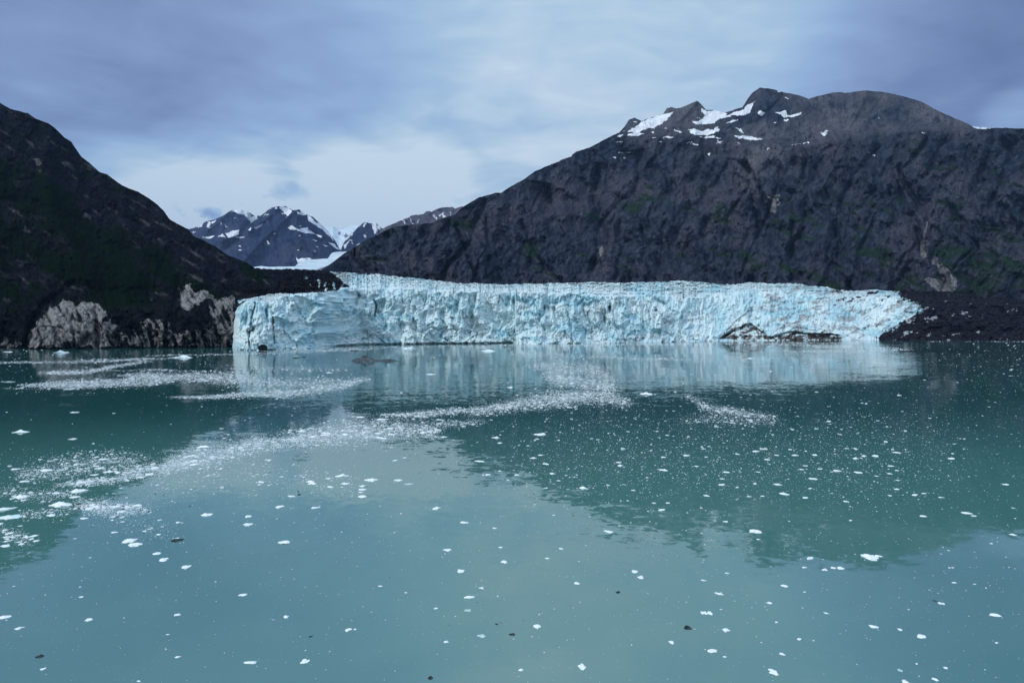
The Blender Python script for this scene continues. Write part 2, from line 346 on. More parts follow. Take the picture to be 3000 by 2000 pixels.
def depth_right(U,V,T):
    toe=interp(U,[(900,1750),(1400,1480),(2100,1500),(2700,1350),(3300,1300)])
    base=interp(U,[(900,2400),(1300,2500),(1800,3000),(2250,2700),(3300,2400)])
    h=(880-V)/F
    Y=toe+(base-toe)*np.clip(h/.30,0,3)**.92
    bench=interp(U,BENCH)
    up=sstep(-10,44,bench+34*fbm(U/50,V/60,U*0,4)-V)
    Y=Y+up*interp(U,[(1700,150),(1900,420),(2200,520),(2600,600),(2850,520),(2950,0)])
    Y=Y+up*np.clip(bench-V,0,200)*1.6
    sh=interp(U,[(900,1),(1330,1),(1360,0),(3300,0)])                # low shoulder stands in front
    s2=sstep(-6,10,(interp(U,[(1000,560),(1300,640),(1340,640),(1420,720),(1480,790),(1520,900)])-V))
    Y=Y+s2*160*(U>1150)*sstep(1280,1340,U)
    X0=(U-CX)/F*2600.; Z0=(HZ-V)/F*2600.
    Y0=Y.copy()
    wU=U+9*fbm(X0/160,Z0/160,Y0*0,3); wV=V+7*fbm(X0/150,Z0/150,Y0*0+7,3)
    for g,wd,dp in GUL: 
        d=segd(wU,wV,g); wv2=wd*(.45+.9*np.clip(.5+2*fbm(X0/120,Z0/120,Y0*0+61,4),0,1)); Y=Y+dp*1.05*np.exp(-(d/wv2)**2)*(.4+.9*np.clip(.5+2*fbm(X0/200,Z0/90,Y0*0+21,3),0,1))-dp*.3*np.exp(-((d-wd*2.4)/wd)**2)
    for g,wd,dp in RID: 
        d=segd(wU,wV,g); Y=Y-dp*np.exp(-d/wd)
    wx=X0+70*fbm(X0/300,Z0/300,Y0*0,3); 
    lowpart=1-.55*up
    Y=Y+lowpart*(-165*fbm(wx/420,Z0/900,Y0*0+3,5,.55,ridge=True)-56*fbm((wx+30*fbm(X0/90,Z0/90,Y0*0+2,3))/130,Z0/260,Y0*0+9,4,.55,ridge=True))
    Y=Y+ (1-.7*up)*(70*fbm(X0/260,Z0/200,Y0/900,6,.56)-22*fbm(wx/55,Z0/90,Y0*0,4,.6,ridge=True))
    fa,cv,ed=facets(wx/95,Z0/130,1); fb,_,_=facets(wx/34,Z0/40,2)
    Y=Y+(1-.75*up)*(fa*34+fb*9)
    rg=.35+1.5*sstep(-.12,.22,fbm(X0/330,Z0/260,Y0*0+51,3))                # craggy belts between smoother slabs
    Y=Y+fbm(X0/34,Z0/30,Y0*0,5,.64)*19*(1-.55*up)*rg
    for L1,L2,w1,A1,sh in ((260,800,.09,95,.45),(230,800,.08,75,-.5),(120,420,.12,38,-.3),(60,200,.15,17,.2)):
        q=perlin((wx+sh*Z0)/L1+11,Z0/L2,Y0*0+L1); Y=Y+(1-.6*up)*A1*np.exp(-(q/w1)**2)*np.clip(.6+2.2*fbm(X0/260,Z0/200,Y0*0+L1,3),0,1.5)
    return Y
SN=[c5(p) for p in [[(1420,335),(1500,305),(1575,285),(1650,265),(1600,320),(1540,365),(1510,385),(1470,380),(1400,412),(1370,420),(1320,405),(1370,370)],
 [(1850,240),(1885,262),(1950,250),(2030,270),(2040,280),(1990,310),(1940,345),(1880,352),(1800,348),(1785,328),(1830,328),(1878,295),(1852,265)],
 [(1748,395),(1790,385),(1850,400),(1900,388),(1930,395),(1970,368),(1985,395),(1930,420),(1890,435),(1925,458),(1880,434),(1800,432)],
 [(1636,393),(1690,396),(1715,410),(1700,415)],[(1222,480),(1278,480),(1262,490)],[(1950,448),(1988,457),(1970,465)],[(1498,450),(1530,443),(1522,455)],[(1250,552),(1292,556),(1290,562),(1255,560)],[(1308,553),(1342,553),(1340,560),(1310,560)],
 [(1222,590),(1242,592),(1240,598),(1222,597)],[(1280,592),(1305,592),(1303,598)],[(1897,558),(1912,562),(1902,578)],[(1240,440),(1290,425),(1280,440),(1250,450)],[(1315,425),(1400,415),(1440,420),(1400,432),(1330,440)],[(1580,378),(1610,380),(1600,388)],
 [(2040,290),(2130,255),(2205,218),(2205,262),(2150,288),(2100,292)],[(2026,345),(2080,320),(2122,313),(2070,338)],[(880,590),(925,566),(920,578),(890,598)],[(1030,528),(1052,516),(1050,526)],[(775,640),(830,610),(800,635)]]]+\
 [c6(p) for p in [[(60,285),(120,250),(180,230),(215,196),(255,178),(238,215),(205,264),(195,250),(150,276),(90,275)],[(62,326),(155,293),(132,312)],[(276,262),(290,241),(320,255),(300,275)],[(388,252),(440,250),(465,244),(478,268),(500,276),(530,260),(585,251),(545,274),(500,286),(460,287),(440,272)],
 [(117,413),(180,410),(240,416),(324,438),(230,438),(150,427)],[(703,390),(745,373),(742,396),(712,415)],[(470,297),(487,302),(458,312)],[(498,480),(632,450),(634,455),(560,468)],[(336,512),(357,493),(350,505)],[(1040,538),(1064,535),(1062,545)],[(0,345),(22,365),(0,378)],[(0,422),(30,430),(5,438)],[(110,350),(165,368),(190,400),(140,365)],[(140,455),(158,460),(150,468)],[(375,320),(400,320),(398,326)],[(400,105),(430,112),(425,120)],[(448,152),(490,162),(485,166)],[(1090,288),(1098,288),(1098,294)],[(1380,390),(1405,390),(1400,395)],[(1738,352),(1780,350),(1850,357),(1845,362),(1780,358)],[(1015,520),(1030,520),(1028,527)],[(1036,452),(1050,455),(1046,460)]]]
VEG=[c6(p) for p in [[(370,930),(470,905),(560,950),(650,965),(800,985),(950,1000),(1040,1040),(1100,1100),(1010,1060),(900,1020),(760,1005),(600,1000),(480,990),(400,1000),(330,1060),(250,1040),(330,990)],
 [(620,790),(760,800),(900,850),(1000,880),(880,880),(740,850),(640,820)],[(980,830),(1120,850),(1200,960),(1100,930),(1000,870)],[(1010,1150),(1200,1140),(1380,1190),(1200,1200),(1050,1180)],[(1100,1100),(1250,1090),(1360,1150),(1370,1190),(1200,1160)],
 [(1430,1010),(1700,1000),(2075,1060),(2075,1120),(1800,1070),(1500,1060)],[(1500,1150),(2075,1150),(2075,1520),(1750,1480),(1620,1440),(1600,1360),(1500,1280),(1440,1180)],[(540,1380),(700,1360),(860,1420),(1000,1450),(800,1450)],[(1180,1380),(1300,1340),(1400,1380),(1430,1450),(1250,1440)],
 [(1350,620),(1600,600),(1750,640),(1600,640),(1420,650)],[(1250,420),(1450,400),(1400,450),(1330,580),(1280,520)],[(1550,740),(1650,780),(1700,850),(1600,800)],[(100,1180),(200,1170),(280,1270),(180,1230)]]]+\
 [c5(p) for p in [[(930,1000),(1100,960),(1200,900),(1100,1010)],[(1250,960),(1400,880),(1600,870),(1450,940),(1330,1000)],[(1440,1120),(1490,1100),(1500,1190),(1450,1200)],[(1640,1270),(1740,1290),(1750,1330),(1660,1300)],[(1940,960),(2100,900),(2180,960),(2100,1040),(1960,1050)],[(1020,1060),(1090,1040),(1080,1120)],[(0,1040),(200,1060),(240,1120),(100,1100),(0,1090)],[(1680,1130),(1740,1140),(1730,1180)],[(1780,760),(1870,740),(1900,860),(1800,840)]]]
FAN=[c6([(1395,1370),(1470,1370),(1530,1395),(1500,1330),(1480,1290),(1450,1260),(1475,1210),(1510,1260),(1560,1310),(1620,1380),(1632,1430),(1590,1468),(1490,1458),(1430,1410)]),c6([(1370,1180),(1400,1060),(1425,990),(1430,1010),(1400,1120),(1420,1230),(1440,1280),(1400,1260)]),
 c6([(330,820),(420,800),(430,860),(390,930),(345,930)]),c5([(1115,1240),(1150,1220),(1160,1290),(1130,1330)])]
def masks_right(U,V,X,Y,Z,T):
    q=1+.0*U
    wu=U+14*fbm(X/60,Z/60,X*0,5,.62); wv=V+12*fbm(X/50,Z/40,X*0+5,5,.62)
    snow=pmask(U+12*fbm(X/40,Z/30,X*0,6,.72),V+8*fbm(X/44,Z/22,X*0+3,6,.72),SN)
    hi=sstep(470,340,V)*sstep(1700,1850,U)
    n=fbm(X/90,Z/26,Y*0,5,.6)
    snow=np.maximum(snow,(n>.30)*(U<2150)*(U>1800)*(V<430)*.9)
    wu2=U+60*fbm(X/90,Z/70,X*0,6,.66); wv2=V+40*fbm(X/90,Z/50,X*0+5,6,.66)
    veg=pmask(wu2,wv2,VEG)
    vn=fbm(X/170,(Z+.25*X)/60,Y/400,6,.6)
    lim=interp(U,[(900,.18),(1300,.25),(2000,.18),(2500,.15),(3000,.08)])+sstep(620,430,V)*.35
    veg=np.maximum(veg*.8*sstep(-.25,.15,vn),sstep(lim,lim+.13,vn)*.9)
    pale=pmask(wu,wv,FAN)*.95
    tal=sstep(-22,38,interp(U,BENCH)+50*fbm(X/200,Z/150,X*0,5,.6)-V)*.36*sstep(1790,1860,U)
    tn=fbm(X/300,Z/200,X*0+11,4); tal=tal*sstep(-.35,.25,tn)
    cou=np.exp(-(segd(wu,wv,c6([(330,480),(240,560),(210,640),(200,700)]))/30)**2)*.35+np.exp(-(segd(wu,wv,c6([(200,560),(260,640),(380,620),(420,520)]))/24)**2)*.25
    return [snow,veg,np.clip(np.maximum(np.maximum(pale,tal),cou),0,1)]
tag(relief('right_mountain',M_right,900,3300,1.9,TOPR,940,330,depth_right,masks_right,yref=2600.,jag=1.3,backrows=14,backstep=70,seed=1),kind='structure')
# ------------------------------------------------------------------ left mountain
TOPL=[(-260,190),(-120,235)]+c1([(0,100),(60,135),(160,160),(210,195),(280,220),(320,250),(370,300),(410,325),(440,370),(465,408),(520,450),(570,495),(620,515),(700,575),(790,610),(850,645),(890,675),(940,720),(975,770),(1030,800),(1080,825),(1110,865),(1180,895),(1250,935),(1310,975),(1400,1010),(1450,1040)])+[(770,797),(800,822),(826,850),(845,875),(900,930)]
def depth_left(U,V,T):
    wl=interp(U,[(-260,1010),(0,1015),(150,1019),(400,1017),(700,1013),(900,1010)])
    toe=CAM_H*F/(wl-HZ)
    k=interp(U,[(-260,1.0),(0,1.15),(400,1.75),(600,2.1),(760,2.6),(900,3.0)])
    dv=np.clip(wl-V,-10,900)
    Y=toe+dv*k*.55*(.35+.65*sstep(30,170,dv))
    Y=Y+np.clip(dv-110,0,900)*k*.35
    X0=(U-CX)/F*950.; Z0=(HZ-V)/F*950.; Y0=Y.copy()
    wx=X0+30*fbm(X0/110,Z0/110,Y0*0,3)
    wu=U+8*fbm(X0/50,Z0/50,Y0*0,3)
    for g,wd,dp in [(c1([(420,1130),(330,1200),(240,1260),(180,1380),(150,1490)]),9,26),(c1([(540,1280),(560,1400),(560,1500)]),7,18),(c1([(420,1310),(415,1400),(425,1490)]),4,9),(c1([(1020,1130),(1010,1250)]),8,20),(c1([(640,1250),(1000,1270)]),10,10),(c1([(0,640),(300,700),(600,900),(900,1000)]),14,14),(c1([(480,560),(600,700),(800,800)]),12,20)]:
        Y=Y+dp*np.exp(-(segd(wu,V,g)/wd)**2)
    for g,wd,dp in [(c1([(280,220),(250,500),(330,800),(500,1100)]),22,34),(c1([(700,575),(720,800),(900,1000)]),18,26),(c1([(480,1300),(470,1480)]),34,16),(c1([(620,1330),(610,1480)]),16,9),(c1([(1110,1140),(1150,1250),(1100,1420)]),24,12)]:
        Y=Y-dp*np.exp(-(segd(wu,V,g)/wd)**2)
    sm=1-.72*pmask(U+20*fbm(X0/26,Z0/22,Y0*0,4),V+14*fbm(X0/26,Z0/22,Y0*0+4,4),PALE[:3])
    Y=Y-34*fbm(wx/150,Z0/260,Y0*0+3,5,.55,ridge=True)-15*fbm((wx+.2*Z0)/40,Z0/80,Y0*0,4,.6,ridge=True)
    Y=Y+26*fbm(X0/110,Z0/90,Y0/400,6,.56)
    fa,_,_=facets(wx/34,Z0/34,3); fb,_,_=facets(wx/11,Z0/10,4)
    Y=Y+fa*12+(fb*5+fbm(X0/11,Z0/9,Y0*0,5,.68)*13)*sm
    return Y
PALE=[c1(p) for p in [[(150,1495),(170,1420),(230,1330),(300,1270),(370,1230),(420,1270),(520,1245),(590,1260),(610,1310),(580,1400),(560,1500)],[(565,1500),(580,1400),(620,1350),(670,1370),(660,1440),(670,1500)],[(1060,1150),(1110,1135),(1120,1190),(1180,1170),(1220,1230),(1150,1250),(1090,1290),(1030,1260)],[(340,1480),(400,1400),(700,1410),(900,1450),(1340,1380),(1340,1500),(340,1500)],
 [(680,1440),(860,1340),(960,1350),(1000,1420),(1100,1440),(1000,1500),(690,1500)],[(1200,1380),(1250,1340),(1340,1350),(1340,1500),(1200,1500)],[(1180,1240),(1330,1210),(1420,1230),(1370,1300),(1330,1360),(1250,1340)],[(0,1400),(50,1480),(120,1470),(120,1500),(0,1500)],[(180,430),(210,420),(240,450),(200,460)],[(360,435),(410,440),(400,465),(370,455)],[(230,640),(340,650),(370,740),(300,720),(210,690)]]]
DARKM=[c1(p) for p in [[(600,1290),(660,1250),(830,1240),(950,1280),(1040,1290),(1060,1340),(960,1350),(850,1330),(700,1390),(640,1340)]]]
def masks_left(U,V,X,Y,Z,T):
    wu=U+34*fbm(X/26,Z/22,X*0,6,.66); wv=V+26*fbm(X/22,Z/30,X*0+4,6,.66)
    low=pmask(wu,wv,PALE[:8]); hi=pmask(wu,wv,PALE[8:])
    st=fbm((X+.5*Z)/13,Z/30,Y*0,5,.65)
    inner=pmask(wu,wv,PALE[:3])
    crk=np.exp(-(np.abs(perlin((X-.7*Z)/17,(Z+.3*X)/9,X*0+5))/.07)**2)*sstep(-.3,.2,perlin(X/30,Z/30,X*0+2))
    pale=np.where(inner>0,.95*sstep(-.32,.0,st)*(1-.9*crk*sstep(0,.15,perlin(X/26,Z/18,X*0+33))),low*sstep(-.08,.08,fbm((X+.35*Z)/9,Z/26,Y*0+7,5,.68))*.8)
    up=hi*.3+sstep(.12,.40,fbm(X/40,(Z+.6*X)/14,Y*0+8,5,.6))*.20*sstep(1000,820,V)
    pale=np.maximum(pale,up); pale=pale*(1-pmask(wu,wv,DARKM)*.95)
    vn=fbm(X/85,(Z+.4*X)/50,Y/300,6,.6)
    crest=interp(U,TOPL)
    band=sstep(90,240,V-crest+.10*U)*sstep(935,870,V+.03*(U-300))
    veg=sstep(-.16,.12,vn+.10)*band
    veg=np.maximum(veg,sstep(.15,.32,vn)*.8*(V<930))*(1-low)
    return [U*0,veg,pale]
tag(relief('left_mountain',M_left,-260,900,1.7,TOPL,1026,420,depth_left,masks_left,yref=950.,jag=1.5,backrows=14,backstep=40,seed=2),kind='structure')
# ------------------------------------------------------------------ distant mountains
def simple_depth(y0,k,amp,L,seed,ridges=(),gul=()):
    def f(U,V,T):
        Y=y0+T*k; X0=(U-CX)/F*y0; Z0=(HZ-V)/F*y0
        wu=U+3*fbm(X0/(L*.5),Z0/(L*.5),X0*0,3); 
        for g,wd,dp in ridges: Y=Y-dp*np.exp(-segd(wu,V,g)/wd)
        for g,wd,dp in gul: Y=Y+dp*np.exp(-(segd(wu,V,g)/wd)**2)
        wx=X0+L*.25*fbm(X0/L,Z0/L,X0*0+seed,3)
        Y=Y-amp*fbm(wx/L,Z0/(L*2),X0*0+seed,5,.55,ridge=True)-amp*.35*fbm((wx+.4*Z0)/(L*.3),Z0/(L*.6),X0*0+seed,4,.6,ridge=True)
        Y=Y+amp*.7*fbm(X0/(L*.6),Z0/(L*.5),X0*0+seed,6,.58)
        fa,_,_=facets((wx+.4*Z0)/(L*.22),(Z0-.3*wx)/(L*.3),seed); Y=Y+fa*amp*.25
        return Y
    return f
SA=[c2(p) for p in [[(460,178),(520,168),(590,185),(640,222),(665,235),(620,265),(590,240),(560,207),(510,192)],[(262,378),(345,365),(322,385),(275,390)],[(418,352),(470,330),(527,320),(522,355),(480,382),(440,382)],[(358,377),(395,350),(422,378)],[(638,306),(690,280),(714,268),(682,300),(655,318)],[(588,322),(615,300),(612,328)],
 [(826,140),(880,146),(935,180),(895,218),(865,192)],[(893,308),(925,283),(970,318),(1050,302),(1090,345),(1158,372),(1155,382),(1090,352),(1020,347),(960,322),(915,322)],[(1040,205),(1070,222),(1110,262),(1180,308),(1235,370),(1245,405),(1180,332),(1100,282),(1055,252)],[(778,352),(812,340),(802,355)],[(730,405),(745,408),(768,430),(750,434)],[(1083,393),(1122,408),(1112,414)],
 [(1208,418),(1250,430),(1305,482),(1258,462)],[(1158,438),(1208,444),(1190,450)],[(310,262),(345,245),(340,262),(320,275)],[(700,225),(740,190),(735,200)],[(1110,445),(1135,450),(1120,455)],[(960,528),(975,545),(1040,535),(1085,540),(1060,557),(965,572)],[(985,290),(1000,295),(995,302)],[(210,300),(240,290),(235,300)]]]
def masksA(U,V,X,Y,Z,T):
    s=pmask(U+6*fbm(X/90,Z/70,X*0,5,.65),V+5*fbm(X/80,Z/50,X*0+3,5,.65),SA)
    cr=interp(U,TOPA)
    n=fbm(X/110,Z/70,Y*0,5,.65)
    s=np.maximum(s,(n>.14+.008*np.maximum(V-cr,0))*((V-cr)<42)*(V<690))
    s=np.maximum(s,(fbm(X/200,Z/90,X*0+20,5,.6)>.36)*(V<740))
    return [s,sstep(.2,.5,fbm(X/500,Z/300,X*0,4))*.35*(V>700),U*0]
TOPA=[(470,690),(530,680)]+c2([(150,315),(215,298),(270,255),(330,245),(400,215),(460,175),(530,168),(600,188),(640,215),(690,215),(720,190),(770,155),(830,140),(880,142),(940,175),(985,165),(1010,190),(1040,203),(1090,225),(1150,280),(1200,330),(1250,390),(1290,460),(1330,500)])+[(1030,752)]
RA=[(c2([(985,165),(960,280),(1000,400),(1100,500)]),16,420),(c2([(985,165),(850,260),(700,400),(560,560)]),12,320),(c2([(830,140),(760,220),(600,330),(400,400)]),12,300),(c2([(460,175),(380,260),(280,330)]),10,200)]
tag(relief('distant_mountain',M_far,470,1030,1.3,TOPA,812,190,simple_depth(6600,2300,330,900,5,RA,[(c2([(640,215),(560,330),(420,460)]),9,260),(c2([(1060,330),(1150,420),(1200,540)]),7,160)]),masksA,yref=6600.,jag=1.5,backrows=8,backstep=200,seed=3,jscale=10),kind='structure')
TOPB=c2([(1150,330),(1190,305),(1240,292),(1290,322),(1340,305),(1380,290),(1430,285),(1480,300),(1560,330),(1660,380)])
def masksB(U,V,X,Y,Z,T):
    rk=pmask(U,V+1.5*fbm(X/200,Z/100,X*0,3),[c2([(1280,345),(1295,332),(1305,350),(1290,362)]),c2([(1325,370),(1345,350),(1360,372),(1340,382)]),c2([(1350,380),(1380,350),(1395,360),(1370,392)])])
    return [U*0,U*0,rk*.9]
tag(relief('snow_valley',M_farice,925,1160,1.3,TOPB,800,110,simple_depth(9300,3800,170,900,9),masksB,yref=9300.,jag=1.2,backrows=6,backstep=250,seed=4),kind='structure')
TOPC=c2([(1290,500),(1320,430),(1350,380),(1400,340),(1440,295),(1485,262),(1530,272),(1570,268),(1610,305),(1660,340),(1720,400)])
def masksC(U,V,X,Y,Z,T):
    s=pmask(U+4*fbm(X/90,Z/90,X*0,5,.65),V+4*fbm(X/80,Z/50,X*0+3,5,.65),[c2([(1540,262),(1572,270),(1578,338),(1562,358),(1545,312)]),c2([(1320,440),(1380,395),(1350,440),(1335,470)]),c2([(1425,435),(1530,395),(1590,352),(1640,332),(1640,350),(1570,400),(1500,470),(1400,480)]),c2([(1470,290),(1490,262),(1500,275),(1480,305)]),c2([(1325,405),(1370,355),(1390,350),(1350,400)])])
    n=fbm(X/110,Z/150,Y*0+4,5,.65); s=np.maximum(s,n>.25)
    return [s,U*0,U*0]
tag(relief('pointed_peak',M_far,1000,1170,1.2,TOPC,800,110,simple_depth(8600,900,150,600,6,[(c2([(1485,262),(1500,360),(1560,420)]),7,160)]),masksC,yref=8600.,jag=1.6,backrows=6,backstep=160,seed=5,jscale=8),kind='structure')
TOPD=c2([(1590,350),(1620,312),(1700,275),(1780,245),(1850,212),(1890,205),(1930,200),(1960,175),(2000,182),(2060,155),(2150,143),(2180,158),(2230,143),(2280,160),(2352,200)])+[(1480,680)]
def masksD(U,V,X,Y,Z,T):
    n=fbm((X+.6*Z)/60,Z/170,Y*0+4,5,.65); s=(n>.26)*1.
    s=np.maximum(s,pmask(U,V,[c2([(1880,270),(1905,235),(1895,265)]),c2([(2050,210),(2100,185),(2060,222)])]))
    return [s,U*0,sstep(.1,.4,n)*.4]
tag(relief('jagged_ridge',M_ridge,1106,1480,1.2,TOPD,790,130,simple_depth(6800,1500,190,420,7),masksD,yref=6800.,jag=2.4,backrows=6,backstep=120,seed=6,jscale=9),kind='structure')
# upper reach of the glacier, winding down from the snow valley
TOPU=[(690,800),(728,786)]+c2([(640,607),(700,600),(760,606),(860,602),(950,602),(990,566),(1080,549),(1205,541),(1232,498),(1300,488),(1400,490),(1500,540)])
tag(relief('snowy_ridge',M_farice,2790,2990,1.5,[(2790,392),(2830,378),(2852,371),(2878,373),(2905,376),(2950,385),(2990,395)],430,40,simple_depth(5200,700,60,260,8),lambda U,V,X,Y,Z,T:[U*0,U*0,sstep(.1,.25,fbm(X/60,Z/20,X*0,4))*.5],yref=5200.,jag=.5,backrows=5,backstep=90,seed=9),kind='structure')
def depthU(U,V,T):
    Y=1950+ (np.clip(812-V,0,200)/75.)**1.15*5200
    X0=(U-CX)/F*Y; Z0=(HZ-V)/F*Y
    return Y+ Y*.012*fbm(X0/60,Z0/14,X0*0,5,.6,ridge=True)
def masksU(U,V,X,Y,Z,T):
    dk=sstep(.15,.35,fbm(X/160,Y/400,X*0,5,.6))*.45+ sstep(8,0,V-779)*0
    strip=pmask(U,V+1.2*fbm(X/60,Z/60,X*0,3),[c2([(1190,600),(1100,632),(960,640),(1150,640),(1300,640),(1260,560)])])
    return [U*0,U*0,np.maximum(dk,strip*.85)]
o=relief('far_glacier',M_farice,690,1090,1.3,TOPU,815,80,depthU,masksU,jag=1.0,backrows=3,backstep=150,seed=7)
tag(o,'white upper glacier winding down a valley between far snowy peaks','glacier')
# ------------------------------------------------------------------ tidewater glacier
TOPG=[(600,795),(700,786),(740,786),(800,789),(867,788),(920,790),(975,795),(1036,799),(1112,803),(1189,812),(1265,820),(1342,829),(1399,831),(1491,833),(1568,831),(1683,828),(1740,826),(1797,828),(1912,826),(1970,823),(2046,825),(2081,830),(2142,835),(2192,828),(2264,829),(2340,831),(2374,838),(2425,840),(2451,849),(2510,851),(2565,849),(2638,854),(2723,852),(2808,854),(2893,867),(3000,873),(3250,885)]
LIP=[(600,905),(690,902),(712,893),(740,885),(790,878),(850,867),(905,861),(960,852),(1050,847),(1150,846),(1300,852),(1450,856),(1560,856),(1700,862),(1800,868),(1900,864),(2000,872),(2100,868),(2190,858),(2300,856),(2450,866),(2600,872),(2750,880),(3000,895),(3250,900)]
WLG=[(600,1023),(690,1024),(760,1026),(850,1023),(930,1020),(1000,1013),(1060,1009),(1200,1008),(1400,1006),(1505,1004),(1508,1004),(1511,1008),(1700,1006),(1850,1003),(2000,1000.5),(2110,998.3),(2300,996.6),(2600,995.5),(3000,996),(3250,996)]
def vcurve(x,c,w_): return np.exp(-((x-c)/w_)**2)
CAV=[((770,1020),13,10,26),((1785,906),5,11,22),((2185,915),0.1,.1,0),((1922,909),6,3,10),((1948,946),3,2.5,8),((1430,905),0.1,.1,0)]
def depth_gl(U,V,T):
    wl=interp(U,WLG); lip=interp(U,LIP); top=interp(U,TOPG)
    Yw=CAM_H*F/(wl-HZ)
    dv=wl-V
    k=interp(U,[(600,.22),(1000,.28),(1500,.35),(1850,.5),(2100,1.1),(2600,1.6),(2700,1.7),(3250,1.9)])   # lean of the face, m per px
    X0=(U-CX)/F*Yw; Z0=np.clip(CAM_H+(HZ-V)/F*Yw,-20,400)
    face=Yw+dv*k
    # shelf above the lip
    lw=lip+7*fbm(U/30,U*0,U*0,4,.65)+5*(worley(U/16.,U*0+3.3,21)[0]-.5)+6*(worley(U/38.,U*0+1.3,23)[0]-.5)
    a_=np.clip((lw-V)/np.maximum(lip-top,1),0,1.3)
    span=interp(U,[(600,1300),(800,1300),(980,1150),(1200,800),(1450,480),(1600,330),(2100,330),(2400,260),(2700,300),(3250,300)])
    Y=face+span*(a_**1.15)
    stand=1-sstep(0,.35,a_)
    # vertical flutes, towers and crevasses: sharper near the lip
    wx=X0+9*fbm(X0/38,Z0/38,X0*0,4)
    upz=sstep(10,55,Z0)
    righty=sstep(1750,2150,U)
    fl=fbm(wx/17,Z0/75,X0*0+2,4,.55,ridge=True)
    Y=Y-(6+10*upz)*(1-.5*righty)*fl
    rp=perlin(wx/34.,Z0/130,X0*0+31.); Y=Y+(3+13*upz)*np.exp(-(rp/.055)**2)*(1-.75*righty)*sstep(-.2,.25,perlin(X0/60,Z0/40,X0*0+3))
    Y=Y+15*fbm(X0/85,Z0/75,X0*0,4,.5)
    Y=Y+stand*8*fbm(X0/26,Z0/22,X0*0+4,5,.58)
    fa,cv,ed=facets(wx/21,Z0/34,5); fb,cv2,ed2=facets(wx/8.5,Z0/10,6); fc,_,_=facets(wx/3.6,Z0/4,7)
    Y=Y+fa*16*(1-.3*righty)+fb*8.0+fc*3.0*(.6+.4*stand)
    Y=Y+fbm(X0/3.2,Z0/3.2,X0*0,3,.6)*.6
    Y=Y+7*sstep(2.2,1.0,Z0)*sstep(930,1000,U)*sstep(1508,1500,U)
    # folded, banded ice low on the face
    Y=Y+(1-upz)*.8*np.sin((Z0+14*fbm(X0/45,Z0/30,X0*0+9,3))/2.6)*sstep(.0,.3,fbm(X0/90,Z0/60,X0*0+14,3))
    # seracs of the shelf
    sh=sstep(0.02,.25,a_)
    mor=sstep(1050,980,U)*sstep(862,850,V)
    Y=Y-sh*(interp(U,[(600,40),(1400,40),(1700,22)])+a_*interp(U,[(600,150),(1400,120),(1650,60),(2400,60)])+90*mor)*fbm(U/8.,V/interp(U,[(600,3.),(1400,3.),(1650,5.)]),U*0+5,5,.62,ridge=True)-sh*40*fbm(U/40.,V/8.,U*0+15,3)
    deb=sstep(2560,2700,U+20*fbm(V/20,U/40,U*0,3))
    Y=Y-deb*(26*fbm(X0/45,Z0/30,X0*0+3,6,.62,ridge=True)+14*fbm(X0/11,Z0/9,X0*0+3,4,.62))
    for (cu,cv_),ru,rv,dp in CAV:
        Y=Y+dp*sstep(1.25,.6,((U-cu)/ru)**2+((V-cv_)/rv)**2)
    # left end of the wall turns back into the valley
    edge=interp(V,[(880,712),(894,707),(917,696),(952,689),(1026,681)])+2.5*fbm(V/14,V*0,V*0,3)
    Y=Y+np.clip(1-(U-edge)/13.,0,3)**2*60*(V>lip-8)
    # the great block right of the step stands forward
    return Y
edgeL=lambda V: interp(V,[(880,700),(894,700),(917,690),(952,683),(1030,675)])
def keepG(U,V): return ((U>edgeL(V)-4)&(V>interp(U,[(640,800),(700,800),(712,860),(3250,860)])))|(V<interp(U,[(640,835),(690,862),(720,890),(3250,900)]))
DEB_L=c2([(480,560),(660,612),(800,618),(960,612),(1100,622),(1215,636),(1290,690),(1345,735),(1375,775),(1200,792),(1060,802),(880,812),(700,815),(540,860),(440,860)])
DEB_R=c4([(1500,236),(1750,215),(2352,240),(2600,250),(2600,600),(1390,600),(1400,560),(1480,500),(1560,450),(1620,420),(1700,400),(1720,370),(1640,335),(1560,290)])
BROWN=[c4([(262,572),(285,545),(330,515),(400,490),(430,465),(470,460),(520,500),(560,530),(590,575)]),c4([(590,572),(640,540),(760,515),(850,530),(980,530),(1085,540),(1095,578),(900,582)])]
